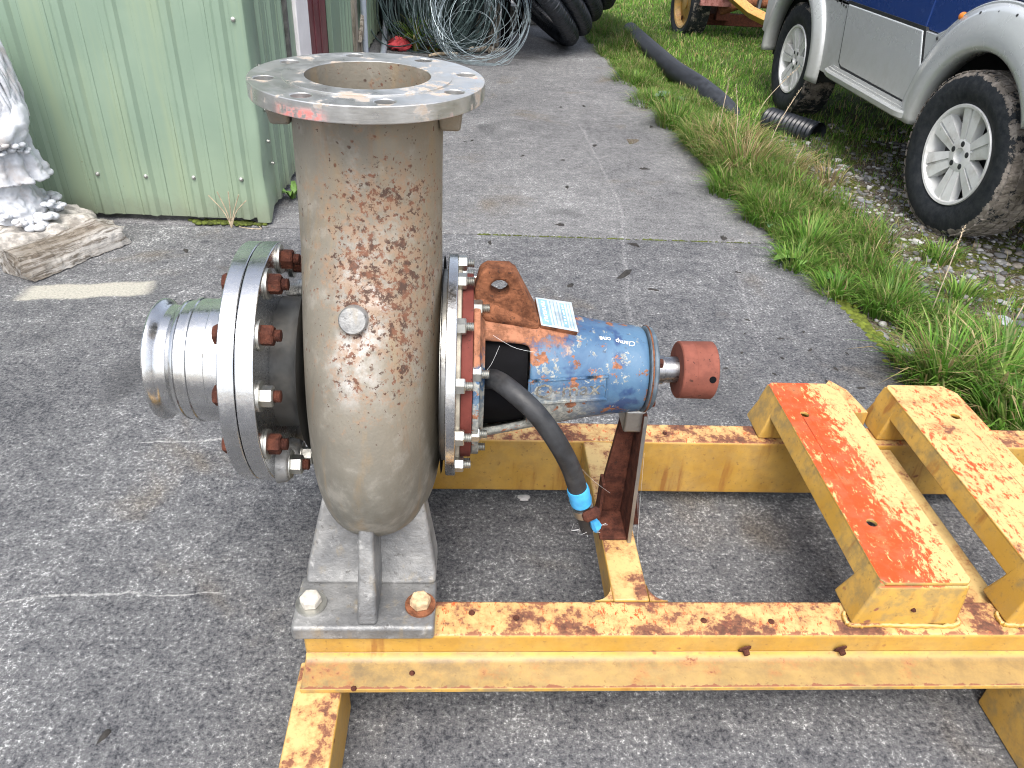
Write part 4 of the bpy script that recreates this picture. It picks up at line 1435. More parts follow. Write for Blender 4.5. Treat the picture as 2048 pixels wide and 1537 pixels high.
# bearing frame: conical lantern with a window in the near side
RF = lambda x: float(np.interp(x, [.0126, .02, .06, .10, .15, .20, .245, .286], [.124, .114, .107, .0985, .0885, .0785, .0720, .0680]))
xs = [.0127, .024, .034, .055, .075, .097, .115, .140, .165, .19, .215, .24, .262, .284]
NF = 48
mb = MB()
rings = [[(x, AY - RF(x) * math.cos(2 * math.pi * k / NF), AZ + RF(x) * math.sin(2 * math.pi * k / NF)) for k in range(NF)] for x in xs]
v = [q_ for r in rings for q_ in r]
fs = []


def in_window(x, deg):
    deg = (deg + 180) % 360 - 180
    return (.024 < x < .092 and -34 < deg < 49) or (.024 < x < .092 and abs(abs(deg) - 180) < 38)


for i in range(len(xs) - 1):
    for j in range(NF):
        if in_window((xs[i] + xs[i + 1]) / 2, (j + .5) * 360 / NF): continue
        j2 = (j + 1) % NF
        fs.append((i * NF + j, i * NF + j2, (i + 1) * NF + j2, (i + 1) * NF + j))
mb.add(v, fs)
frm = mb.build('bearing_frame', MT['blue'], pump, p=True, smooth=60)
s_ = frm.modifiers.new('t', 'SOLIDIFY'); s_.thickness = .013; s_.offset = -1
s_ = frm.modifiers.new('s', 'SUBSURF'); s_.levels = 2; s_.render_levels = 2
mb = MB(); mb.lathe([(.0128, .112), (.0128, .1385), (.0225, .138), (.0245, .122), (.030, .113)], 'x', (AY, AZ), 90, False, False)
mb.build('frame_flange', MT['blue'], frm, p=True, bevel=.002)
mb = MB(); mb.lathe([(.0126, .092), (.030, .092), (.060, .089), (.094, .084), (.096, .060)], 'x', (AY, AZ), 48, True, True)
mb.build('cavity_shade_drum', MT['black'], frm, p=True)  # black drum added behind the window; the cavity's darkness is put into its colour
mb = MB(); mb.lathe([(.2842, .0655), (.2855, .0685), (.2895, .0692), (.292, .0665), (.2955, .0670), (.2985, .0630), (.2990, .020)], 'x', (AY, AZ), 64)
cap = mb.build('bearing_cap', m_plain("cap_blue_grey", (.085, .12, .15), .6, 0, .4, 30, .3, dirt=(.22, .10, .06)), frm, p=True)
mb = MB(); mb.lathe([(.2868, .0700), (.2880, .0704), (.2892, .0700)], 'x', (AY, AZ), 64, False, False)
mb.build('cap_ring', MT['rustb'], frm, p=True)
for (a, b) in bolt_ring(4, .054, 48):
    put('cap_bolt', hexbolt(.009, .007).mesh('cap_bolt', MT['rust'], smooth=25), frm, (.2985, a, b), mtx=RX)
# lifting lug with a see-through eye
lug = [(.014, .735), (.014, .800), (.020, .826), (.031, .833), (.062, .833), (.072, .826), (.104, .767), (.110, .742), (.112, .72)]
mb = MB(); mb.plate(lug, [circle(.049, .801, .0135, 24)], 'y', .985, 1.018)
mb.build('lifting_lug', MT['rustb'], frm, p=True, bevel=.006, seg=4, smooth=45)
mb = MB()
rg = []
for t in np.linspace(0, 1, 7):     # rusty web running the lug into the frame
    x = .016 + t * .10
    hh = RF(x) + .028 * (1 - t) + .004
    rg.append([(x, AY - .060 * (1 - .3 * t), AZ + RF(x) * .80), (x, AY - .038, AZ + hh * .985), (x, AY - .010, AZ + hh + .012 * (1 - t)), (x, AY + .015, AZ + hh), (x, AY + .05, AZ + RF(x) * .85)])
mb.loft(rg)
wbm = mb.build('lug_web', MT['rustb'], frm, p=True, smooth=60)
wbm.modifiers.new('s', 'SUBSURF').render_levels = 2
# nameplate on a flat pad
c4 = [Vector((.1065, 1.036, .7635)), Vector((.1625, 1.036, .7565)), Vector((.1695, .984, .7345)), Vector((.1130, .984, .7445))]
nn = (c4[1] - c4[0]).cross(c4[3] - c4[0]).normalized()
if nn.y > 0: nn = -nn
mb = MB(); mb.frustum([tuple(q_ - nn * .030) for q_ in c4], [tuple(q_ - nn * .0008) for q_ in c4])
mb.build('nameplate_pad', MT['rustb'], frm, p=True, bevel=.002)
mb = MB(); mb.frustum([tuple(q_) for q_ in c4], [tuple(q_ + nn * .0012) for q_ in c4])
npl = mb.build('nameplate', MT['plate'], frm, p=True, bevel=.0006)


def npq(u, v_, h): return tuple(c4[0].lerp(c4[1], u).lerp(c4[3].lerp(c4[2], u), v_) + nn * h)


def nrect(mb, u0, u1, v0, v1, h):
    mb.frustum([npq(u0, v0, .0012), npq(u1, v0, .0012), npq(u1, v1, .0012), npq(u0, v1, .0012)], [npq(u0, v0, h), npq(u1, v0, h), npq(u1, v1, h), npq(u0, v1, h)])


mb = MB()
nrect(mb, .05, .30, .05, .95, .0015)
for u in (.36, .46, .56, .82, .90): nrect(mb, u, u + .018, .08, .92, .0015)
nrect(mb, .64, .76, .10, .92, .0015)
mb.build('plate_print', MT['plateb'], npl, p=True)
mb = MB()
q = np.random.default_rng(4)
for k in range(9):
    v0 = .12 + .085 * k
    nrect(mb, .13, .22, v0, v0 + .03, .0018); nrect(mb, .13 if k % 2 else .2, .15 if k % 2 else .22, v0, v0 + .06, .0018)
for k in range(7): nrect(mb, .68, .72, .16 + .1 * k, .16 + .1 * k + q.uniform(.02, .06), .0018)
mb.build('plate_lettering', MT['chalk'], npl, p=True)


def text_mesh(body, size, extr=0.):
    cu = bpy.data.curves.new('t', 'FONT')
    cu.body = body; cu.size = size; cu.extrude = extr; cu.resolution_u = 2
    cu.align_x = 'CENTER'; cu.align_y = 'CENTER'
    o = bpy.data.objects.new('t', cu); COL.objects.link(o)
    dg = bpy.context.evaluated_depsgraph_get()
    me = bpy.data.meshes.new_from_object(o.evaluated_get(dg))
    vs = [tuple(v_.co) for v_ in me.vertices]; fs_ = [tuple(p_.vertices) for p_ in me.polygons]
    bpy.data.objects.remove(o); bpy.data.curves.remove(cu); bpy.data.meshes.remove(me)
    return vs, fs_


def on_cone(x, s, h, ph0):
    """point on the bearing frame: x along the shaft, s metres of arc above angle ph0, h proud"""
    r = RF(x)
    ph = ph0 + s / r
    return (x, AY - (r + h) * math.cos(ph), AZ + (r + h) * math.sin(ph))


# raised cast badge with lettering
mb = MB()
us = np.linspace(.098, .214, 14); vs_ = np.linspace(-.017, .017, 5)
P0 = R_(10)
for i in range(len(us) - 1):
    for j in range(len(vs_) - 1):
        q4 = [(us[i], vs_[j]), (us[i + 1], vs_[j]), (us[i + 1], vs_[j + 1]), (us[i], vs_[j + 1])]
        mb.frustum([on_cone(a, b, -.004, P0) for a, b in q4], [on_cone(a, b, .0022, P0) for a, b in q4])
mb.build('cast_badge', MT['blue'], frm, p=True, smooth=50)
mb = MB()
for (a0, a1, b0, b1) in ((.096, .216, .0165, .0195), (.096, .216, -.0195, -.0165), (.0945, .0975, -.0195, .0195), (.2145, .2175, -.0195, .0195)):
    n_ = 12
    for i in range(n_):
        x0_, x1_ = a0 + (a1 - a0) * i / n_, a0 + (a1 - a0) * (i + 1) / n_
        mb.frustum([on_cone(x0_, b0, -.002, P0), on_cone(x1_, b0, -.002, P0), on_cone(x1_, b1, -.002, P0), on_cone(x0_, b1, -.002, P0)],
                   [on_cone(x0_, b0, .0042, P0), on_cone(x1_, b0, .0042, P0), on_cone(x1_, b1, .0042, P0), on_cone(x0_, b1, .0042, P0)])
mb.build('badge_border', MT['blue'], frm, p=True, smooth=50)
tv, tf = text_mesh('Q-max', .036, .001)
mb = MB(); mb.add([on_cone(.155 + a, b * .85, .0022 + c * .8, P0) for a, b, c in tv], tf)
mb.build('badge_lettering', m_plain("worn_cast_letters", (.15, .145, .125), .8, 0, .6, 90, .5, dirt=(.08, .10, .13)), frm, p=True)
# paint-marker note written the other way up
tv, tf = text_mesh('Clamp  one', .0125, .0)
mb = MB(); mb.add([on_cone(.232 - a * .95, -b + .002 * math.sin(90 * a), .0012, R_(66)) for a, b, c in tv], tf)
mb.build('marker_note', MT['chalk'], frm, p=True)

mb = MB(); mb.lathe([(.2985, .0235), (.318, .0235), (.319, .021), (.345, .021)], 'x', (AY, AZ), 32); mb.build('shaft', m_steel("greasy_shaft", (.30, .30, .31), .3), pump, p=True, smooth=40)
mb = MB()
mb.lathe([(.3415, .022), (.3415, .0440), (.3432, .0460), (.3632, .0462), (.3640, .0456), (.3648, .0462), (.3965, .0466), (.3982, .0448), (.3982, .020), (.392, .018)], 'x', (AY, AZ), 72)
cpl = mb.build('coupling_hub', MT['primer2'], pump, p=True, smooth=40)
ph = R_(14)
mb = MB(); mb.lathe([(-.012, .0062), (.0008, .0062)], 'z', n=18)
put('set_screw_hole', mb.mesh('set_screw_hole', MT['black']), cpl, (.3875, AY - .0464 * math.cos(ph), AZ + .0464 * math.sin(ph)), mtx=Vector((0, -math.cos(ph), math.sin(ph))).to_track_quat('Z', 'X').to_matrix().to_4x4())

# --- rusty support leg under the bearing end
mb = MB()
mb.frustum([(.2945, .955, .3245), (.3015, .955, .3245), (.3015, 1.052, .3245), (.2945, 1.052, .3245)], [(.2905, .978, .585), (.2975, .978, .585), (.2975, 1.040, .585), (.2905, 1.040, .585)])
leg = mb.build('support_leg', MT['rust'], pump, p=True, bevel=.0015)
mb = MB()
mb.frustum([(.2950, .9535, .3245), (.3010, .9535, .3245), (.3010, .9552, .3245), (.2950, .9552, .3245)], [(.2910, .9765, .585), (.2970, .9765, .585), (.2970, .9782, .585), (.2910, .9782, .585)])
mb.build('worn_edge', MT['steel_b'], leg, p=True)
mb = MB()
mb.frustum([(.246, 1.030, .3245), (.2944, 1.030, .3245), (.2944, 1.040, .3245), (.246, 1.040, .3245)], [(.2655, 1.015, .575), (.2904, 1.015, .575), (.2904, 1.027, .575), (.2655, 1.027, .575)])
mb.build('leg_web', MT['rust'], leg, p=True, bevel=.002)
mb = MB(); mb.box(.246, .2944, .960, 1.03, .3246, .3305); mb.prism([(.246, .3245), (.246, .42), (.252, .42), (.252, .3245)], 'y', 1.0, 1.03)
mb.build('leg_base', MT['rust'], leg, p=True, bevel=.002)
mb = MB(); mb.frustum([(.3016, 1.0, .3245), (.325, 1.0, .3245), (.325, 1.008, .3245), (.3016, 1.008, .3245)], [(.3016, 1.0, .45), (.304, 1.0, .45), (.304, 1.008, .45), (.3016, 1.008, .45)])
mb.build('leg_gusset', MT['rust'], leg, p=True)
mb = MB(); mb.box(.262, .2965, .985, 1.045, .545, .590); mb.build('leg_head', MT['steel_b'], leg, p=True, bevel=.006)

# --- rubber drain hose
hp = catmull([(.020, .985, .640), (.030, .950, .668), (.046, .918, .690), (.072, .885, .690), (.104, .866, .668), (.133, .856, .630), (.158, .856, .582), (.176, .860, .530), (.1905, .866, .478), (.2005, .870, .440)], 60)
mb = MB(); mb.tube(hp, [.0147] * 46 + [.0147 - .0003 * k for k in range(14)], 20)
hose = mb.build('drain_hose', MT['rubber'], pump, p=True, smooth=60)


def hose_pt(t):
    i = min(len(hp) - 2, int(t * (len(hp) - 1)))
    return Vector(hp[i]), (Vector(hp[i + 1]) - Vector(hp[i])).normalized()


seg_ = hp[int(.765 * 59):int(.86 * 59)]
mb = MB(); mb.tube(seg_, [.0160, .0172, .0163, .0174, .0164, .0160][:len(seg_)] + [.016] * max(0, len(seg_) - 6), 18); mb.build('blue_tape', MT['tape'], hose, p=True, smooth=50)
seg_ = hp[int(.86 * 59):int(.915 * 59)]
mb = MB(); mb.tube(seg_, .0166, 18); clp = mb.build('hose_clamp', MT['zinc'], hose, p=True, smooth=40)
q0, qd = hose_pt(.88)
mb = MB(); mb.box(-.016, .016, -.010, .010, -.008, .008)
put('clamp_screw', mb.mesh('clamp_screw', MT['rust']), hose, tuple(q0 + Vector((.010, -.019, .007))), mtx=Matrix.Rotation(R_(-35), 4, 'Y') @ Matrix.Rotation(R_(20), 4, 'X')).modifiers.new('b', 'BEVEL').width = .005
mb = MB(); a0, d0 = hose_pt(.90); a1, _ = hose_pt(.985)
mb.tube([tuple(a0 + Vector((.013, -.010, 0))), tuple(a0.lerp(a1, .5) + Vector((.0155, -.009, 0))), tuple(a1 + Vector((.014, -.006, 0)))], [.006, .009, .004], 8)
mb.build('tape_tail', MT['tape'], hose, p=True)
mb = MB()
q = np.random.default_rng(9)
for k in range(7):     # scraps of cobweb lint under the hose end
    a1, _ = hose_pt(1.)
    s0 = a1 + Vector((q.uniform(-.022, .0), q.uniform(-.012, .012), q.uniform(-.006, .03)))
    mb.tube([tuple(s0), tuple(s0 + Vector((q.uniform(-.01, .02), q.uniform(-.01, .01), q.uniform(-.022, -.008)))), tuple(s0 + Vector((q.uniform(.0, .045), q.uniform(0, .02), q.uniform(-.022, -.008))))], .00022, 4)
mb.build('cobweb', MT['chalk'], hose, p=True)
mb = MB()
for (a, b) in (((.155, .86, .60), (.262, 1.0, .40)), ((.306, .99, .50), (.325, .98, .26)), ((.3, .985, .46), (.322, .99, .325)), ((.04, .925, .76), (.10, .915, .74)), ((.05, .93, .74), (.03, .92, .70))):
    m_ = Vector(a).lerp(Vector(b), .5) - Vector((0, 0, .006))
    mb.tube(catmull([a, tuple(m_), b], 8), .00016, 4)
mb.build('cobweb', MT['chalk'], hose, p=True)

# ================================================================== VEHICLES
def wheel_meshes(r, w, rr, tyre_mat, rim_mat, style='alloy', blocks=52):
    """meshes with the axle on local x, outer face towards -x"""
    h = w / 2
    t = MB()
    prof = [(-h * .72, rr * .97), (-h * .86, rr * 1.02), (-h * 1.0, rr + (r - rr) * .30), (-h * 1.04, rr + (r - rr) * .52), (-h * .98, rr + (r - rr) * .78), (-h * .86, r * .968), (-h * .78, r * .984), (h * .78, r * .984), (h * .9, r * .96), (h * 1.0, rr + (r - rr) * .5), (h * .8, rr * 1.0)]
    t.lathe(prof, 'x', (0, 0), 96, False, False)
    for row, (x0, x1, sk) in enumerate(((-h * .88, -h * .50, .0), (-h * .42, -h * .06, .5), (h * .04, h * .40, .0), (h * .48, h * .86, .5))):
        for k in range(blocks):
            a0 = 2 * math.pi * (k + sk) / blocks
            a1 = a0 + 2 * math.pi / blocks * .70
            da = .25 * 2 * math.pi / blocks * (1 if row % 2 else -1)
            ri, ro = r * .975, r * (1.0 if 0 < row < 3 else .992)
            def pt(x, a, q): return (x, q * math.cos(a), q * math.sin(a))
            t.frustum([pt(x0, a0, ri), pt(x1, a0 + da, ri), pt(x1, a1 + da, ri), pt(x0, a1, ri)], [pt(x0, a0, ro), pt(x1, a0 + da, ro), pt(x1, a1 + da, ro), pt(x0, a1, ro)])
    tyre = t.mesh('tyre', tyre_mat, smooth=35, weld=False)
    m = MB()
    if style == 'alloy':
        m.lathe([(-h * .86, rr * 1.015), (-h * .92, rr * 1.0), (-h * .90, rr * .95), (-h * .80, rr * .925), (-h * .1, rr * .86), (h * .7, rr * .90)], 'x', (0, 0), 72, False, False)
        m.lathe([(-h * .15, rr * .85), (-h * .12, .02)], 'x', (0, 0), 48, False, True)      # dark disc behind
        m.mi[-48:] = [1] * 48
        m.mi[-49:] = [1] * 49
        hub = [(-h * .46, rr * .36), (-h * .66, rr * .335), (-h * .70, rr * .29), (-h * .70, rr * .155), (-h * .62, rr * .14), (-h * .45, rr * .13)]
        m.lathe(hub, 'x', (0, 0), 48, True, True)
        for k in range(6):
            a = 2 * math.pi * k / 6 + .22
            ca, sa = math.cos(a), math.sin(a)
            def pt(x, u, v_): return (x, u * ca - v_ * sa, u * sa + v_ * ca)
            r0, r1 = rr * .30, rr * .945
            for s in (-1, 1):
                i0, o0, i1, o1 = s * .005, s * rr * .165, s * .007, s * rr * .285
                m.frustum([pt(-h * .25, r0, i0), pt(-h * .25, r0, o0), pt(-h * .45, r1, o1), pt(-h * .45, r1, i1)],
                          [pt(-h * .68, r0, i0), pt(-h * .66, r0, o0), pt(-h * .80, r1, o1), pt(-h * .84, r1, i1)])
            m.frustum([pt(-h * .25, r0, -.012), pt(-h * .25, r0, .012), pt(-h * .45, r1, .012), pt(-h * .45, r1, -.012)],
                      [pt(-h * .60, r0, -.012), pt(-h * .60, r0, .012), pt(-h * .72, r1, .012), pt(-h * .72, r1, -.012)])
        for k in range(5):
            a = 2 * math.pi * k / 5
            b0 = len(m.mi)
            m.lathe([(-h * .715, rr * .045), (-h * .70, rr * .06)], 'x', (rr * .235 * math.cos(a), rr * .235 * math.sin(a)), 12)
            m.mi[b0:] = [1] * (len(m.mi) - b0)
        rim = m.mesh('rim', [rim_mat, MT['blackpl']], smooth=30, weld=False)
    else:
        m.lathe([(-h * .8, rr * 1.0), (-h * .9, rr * .98), (-h * .84, rr * .90), (-h * .3, rr * .84), (-h * .25, rr * .62), (-h * .45, rr * .5), (-h * .5, rr * .25), (-h * .62, rr * .22), (-h * .65, rr * .05)], 'x', (0, 0), 56, False, True)
        for k in range(5):
            a = 2 * math.pi * k / 5
            b0 = len(m.mi)
            m.lathe([(-h * .40, rr * .09), (-h * .36, rr * .09)], 'x', (rr * .72 * math.cos(a), rr * .72 * math.sin(a)), 12)
            m.mi[b0:] = [1] * (len(m.mi) - b0)
        rim = m.mesh('rim', [rim_mat, MT['rust']], smooth=40, weld=False)
    return tyre, rim


def put_wheel(par, tyre, rim, c, yaw=0., spin=0., flip=False):
    loc = Vector(c) - ORG[par]
    mt = Matrix.Translation(loc) @ Matrix.Rotation(yaw + (math.pi if flip else 0), 4, 'Z') @ Matrix.Rotation(spin, 4, 'X')
    wt = link_mesh('wheel', tyre, par, mtx=mt)
    link_mesh('rim', rim, wt)
    return wt


car = empty('parked_car', (2.92, 4.28, 0), 'small blue and silver off-road car with muddy tyres parked on the grass', 'car')
X0, X1 = 2.125, 3.725
FW, RW = (3.22, .385), (5.36, .370)


def arc(c, r, a0, a1, n=20):
    return [(c[0] + r * math.cos(R_(a)), c[1] + r * math.sin(R_(a))) for a in np.linspace(a0, a1, n)]


def side(name, poly, x_out, th, mat, bev=.006, par=None):
    """panel on the near side and its mirror on the far side"""
    res = None
    for s in (0, 1):
        mb = MB()
        lo_, hi_ = (x_out, x_out + th) if s == 0 else (X0 + X1 - x_out - th, X0 + X1 - x_out)
        mb.prism(poly, 'x', lo_, hi_)
        o = mb.build(name, mat, car if par is None else par, bevel=bev, seg=3, smooth=40)
        if s == 0: res = o
    return res


low = [(3.62, .395), (4.93, .395)] + arc(RW, .43, 174, 6) + [(5.99, .44), (5.99, .786), (3.70, .786)] + arc(FW, .60, 46, 100, 12) + [(2.80, .93), (2.64, .86), (2.62, .56)] + arc(FW, .43, 152, 6)
side('lower_body', low, X0, .04, MT['silver'])
upb = [(5.985, .789), (3.705, .789)] + arc(FW, .603, 46, 100, 12) + [(2.80, .933), (2.66, .90), (2.70, .97), (3.55, 1.03), (5.985, 1.05)]
side('upper_body', upb, X0 + .012, .03, MT['bluecar'])
gap = [(4.682, .80), (4.612, .49), (4.57, .463), (3.70, .458), (3.705, .60), (3.80, .80)]
side('door_gap', gap, X0 - .0015, .02, MT['blackpl'], 0)
door = [(4.668, .784), (4.600, .50), (4.585, .482), (4.555, .474), (3.725, .470), (3.72, .60), (3.815, .784)]
side('door', door, X0 - .007, .02, MT['silver'], .008)
drb = [(4.676, .793), (3.822, .793), (3.80, 1.03), (4.70, 1.04)]
side('door_skin', drb, X0 + .006, .02, MT['bluecar'], .006)


def flare(c, a0, a1, rows, mat, name):
    for s in (0, 1):
        mb = MB()
        rings = []
        for a in np.linspace(a0, a1, 48):
            ring = []
            for r, x in rows:
                k = 1.0
                ring.append(((x if s == 0 else X0 + X1 - x), c[0] + r * math.cos(R_(a)), c[1] + r * math.sin(R_(a))))
            rings.append(ring)
        mb.loft(rings, False, False, False)
        o = mb.build(name, mat, car, smooth=60)
        so = o.modifiers.new('t', 'SOLIDIFY'); so.thickness = .006
        so.offset = 1 if s == 0 else -1


fl_rows = [(.412, 2.17), (.412, 2.112), (.418, 2.096), (.432, 2.090), (.47, 2.088), (.515, 2.098), (.555, 2.114), (.585, 2.128)]
flare(FW, 2, 150, fl_rows, MT['silver'], 'wheel_arch')
rl_rows = [(.412, 2.17), (.412, 2.105), (.418, 2.09), (.432, 2.085), (.46, 2.090), (.49, 2.106), (.52, 2.128)]
flare(RW, -4, 186, rl_rows, MT['silver'], 'wheel_arch')
for c in (FW, RW):
    for s in (0, 1):
        mb = MB()
        xa, xb = (2.168, 2.50) if s == 0 else (X1 - .375, X1 - .043)
        rings = [[(x, c[0] + r * math.cos(R_(a)), c[1] + r * math.sin(R_(a))) for a in np.linspace(-8, 188, 30)] for x, r in ((xa, .435), (xb, .435), (xb, .02))]
        mb.loft(rings, False, False, False)
        mb.build('arch_liner', MT['blackpl'], car, smooth=50)
mb = MB(); mb.box(2.17, 3.68, 3.66, 4.90, .42, .80); mb.box(2.52, 3.33, 2.75, 5.9, .50, .90); mb.build('chassis', MT['blackpl'], car, bevel=.01)
# side step with two ribs
for s in (0, 1):
    mb = MB()
    prof = [(2.150, .398), (2.085, .398), (2.062, .412), (2.058, .436), (2.066, .446), (2.078, .446), (2.080, .441), (2.090, .441), (2.092, .452), (2.102, .452), (2.104, .447), (2.112, .447), (2.116, .462), (2.150, .464)]
    rings = []
    for y, k in ((3.640, .35), (3.70, .9), (3.74, 1.), (4.58, 1.), (4.66, .8), (4.715, .25)):
        rings.append([((2.150 - (2.150 - x) * k) if s == 0 else X0 + X1 - (2.150 - (2.150 - x) * k), y, z) for x, z in prof])
    mb.loft(rings)
    mb.build('side_step', MT['silver'], car, bevel=.002, smooth=30)
# rivets along the flares
rv = MB(); rv.lathe([(0, .008), (-.003, .007), (-.005, .003)], 'x', n=10)
rvm = rv.mesh('flare_rivet', MT['blackpl'])
for (y, z) in ((4.70, .765), (4.735, .770), (4.77, .775), (4.83, .780), (3.60, .765), (3.64, .768), (3.68, .772), (3.40, .915), (3.28, .935), (3.16, .94), (3.05, .925)):
    link_mesh('flare_rivet', rvm, car, Vector((X0 - .0005 if z < .8 else 2.112, y, z)) - ORG[car])
mb = MB()
rings = []
for t in np.linspace(.1, math.pi / 2, 6):
    rings.append([(X0 + .012 - .016 * math.cos(t), 3.556 + .030 * math.sin(t) * math.cos(b), .880 + .020 * math.sin(t) * math.sin(b)) for b in np.linspace(0, 2 * math.pi, 24, endpoint=False)])
mb.loft(rings)
mb.build('indicator_lamp', MT['amber'], car, smooth=60)
# bonnet, bumper, cabin
mb = MB()
rings = []
for y, z in ((2.66, .94), (2.72, 1.0), (3.1, 1.04), (3.62, 1.07)):
    rings.append([(X0 + .02, y, z - .04), (X0 + .09, y, z), (X0 + .4, y, z + .02), (X1 - .4, y, z + .02), (X1 - .09, y, z), (X1 - .02, y, z - .04), (X1 - .05, y, z - .2), (X0 + .05, y, z - .2)])
mb.loft(rings)
mb.build('bonnet', MT['bluecar'], car, bevel=.01, smooth=50)
mb = MB()
mb.loft([[(X0 + a, y, z) for a, z in ((.0, .42), (.0, .70), (.06, .74), (1.54, .74), (1.60, .70), (1.60, .42))] for y in (2.50, 2.56, 2.72, 2.795)])
mb.build('front_bumper', MT['blackpl'], car, bevel=.03, seg=4, smooth=50)
mb = MB(); mb.box(X0 + .2, X1 - .2, 2.60, 2.68, .72, .93); mb.build('grille', MT['blackpl'], car, bevel=.01)
for x in (X0 + .14, X1 - .14):
    mb = MB(); mb.lathe([(2.585, .02), (2.59, .075), (2.62, .085), (2.68, .085)], 'y', (x, .83), 28); mb.build('headlight', MT['glass'], car, smooth=40)
mb = MB()
cab = [(.0, 1.045), (.0, 1.06), (.07, 1.60), (.16, 1.66), (1.44, 1.66), (1.53, 1.60), (1.60, 1.06), (1.60, 1.045)]
mb.loft([[(X0 + .02 + a * .975, y0 + (z - 1.045) * s_, z) for a, z in cab] for y0, s_ in ((3.60, .38), (5.97, -.06))])
mb.build('cabin', MT['bluecar'], car, bevel=.02, smooth=50)
for s in (0, 1):
    for (ya, yb, yc, yd) in ((3.83, 4.66, 4.62, 4.02), (4.78, 5.80, 5.76, 4.76)):
        mb = MB()
        xa, xb = (X0 + .012, X0 + .068) if s == 0 else (X1 - .012, X1 - .068)
        sx = 1 if s == 0 else -1
        mb.frustum([(xa, ya, 1.10), (xa, yb, 1.10), (xb, yc, 1.55), (xb, yd, 1.55)], [(xa + sx * .012, ya, 1.10), (xa + sx * .012, yb, 1.10), (xb + sx * .012, yc, 1.55), (xb + sx * .012, yd, 1.55)])
        mb.build('side_window', MT['glass'], car)
mb = MB(); mb.frustum([(X0 + .10, 3.606, 1.09), (X1 - .10, 3.606, 1.09), (X1 - .16, 3.785, 1.57), (X0 + .16, 3.785, 1.57)], [(X0 + .10, 3.63, 1.09), (X1 - .10, 3.63, 1.09), (X1 - .16, 3.81, 1.57), (X0 + .16, 3.81, 1.57)])
mb.build('windscreen', MT['glass'], car)
mb = MB(); mb.box(X0 + .01, X1 - .01, 5.93, 6.02, .43, .70); mb.build('rear_bumper', MT['blackpl'], car, bevel=.02)
ty, rm = wheel_meshes(.345, .215, .208, MT['tyre'], MT['alloy'])
ty2, rm2 = wheel_meshes(.345, .215, .208, MT['tyre2'], MT['alloy'])
put_wheel(car, ty, rm, (2.195, 3.215, .382), R_(5), .3)
put_wheel(car, ty2, rm2, (2.235, 5.34, .362), 0, .9)
put_wheel(car, ty2, rm2, (X1 - .055, 3.215, .382), R_(5), .1, True)
put_wheel(car, ty2, rm2, (X1 - .09, 5.34, .362), 0, .5, True)

trl = empty('farm_trailer', (2.8, 8.3, 0), 'old yellow and rusty farm trailer standing behind the car', 'trailer')
ty3, rm3 = wheel_meshes(.33, .20, .235, MT['tyre2'], MT['ytrail'], 'steel', 30)
put_wheel(trl, ty3, rm3, (2.19, 8.36, .31), R_(6), .2)
put_wheel(trl, ty3, rm3, (3.95, 8.36, .31), 0, .2, True)
mb = MB(); mb.box(2.16, 2.46, 7.90, 7.93, .345, .75); mb.build('rusty_plate', m_rust("pink_rust_plate", (.19, .07, .06), (.36, .17, .15)), trl, bevel=.003)
mb = MB(); mb.tube([(2.25, 8.05, .62), (2.44, 7.82, .44), (2.57, 7.62, .345), (2.80, 7.26, .265), (3.05, 6.86, .19)], .055, 4); mb.build('drawbar', MT['ytrail'], trl, bevel=.006, smooth=20)
mb = MB(); mb.tube([(2.40, 8.02, .30), (2.60, 7.92, .39), (3.6, 7.9, .40)], .045, 10); mb.build('cross_tube', MT['rustb'], trl, smooth=50)
mb = MB(); mb.box(2.30, 3.86, 8.27, 8.37, .13, .235); mb.build('axle_beam', MT['rust'], trl, bevel=.006)
mb = MB(); mb.box(2.95, 3.06, 6.8, 8.3, .24, .32); mb.build('drawbar', MT['ytrail'], trl, bevel=.006)
mb = MB(); mb.box(2.30, 3.8, 7.95, 9.9, .62, .72); mb.build('deck', MT['rust'], trl, bevel=.006)
mb = MB(); mb.tube([(2.72, 7.86, .70), (2.66, 7.72, .36), (2.69, 7.66, .26)], .022, 6); mb.build('prop_stand', MT['blackpl'], trl)
mb = MB(); mb.box(2.42, 2.56, 8.2, 8.45, .18, .38); mb.build('spring_pack', MT['rust'], trl, bevel=.01)

# ================================================================== GRASS, WEEDS, PEBBLES
rg = np.random.default_rng(99)
AX = np.stack([c_right, c_down, c_fwd])


def in_view(x, y, z=0., margin=.22):
    q = (np.stack([x, y, np.full_like(x, z)], 1) - np.array([0, 0, CAM_H])) @ AX.T
    f = FOC / 36.
    u = q[:, 0] / q[:, 2] * f
    v_ = q[:, 1] / q[:, 2] * f
    return (q[:, 2] > .1) & (abs(u) < .5 + margin) & (abs(v_) < .375 + margin)


GREENS = np.array([(.085, .205, .025), (.125, .270, .035), (.180, .320, .055), (.070, .160, .025), (.250, .340, .085), (.15, .20, .06)])
STRAW = np.array([(.42, .34, .17), (.36, .28, .13), (.48, .41, .23), (.28, .21, .10)])


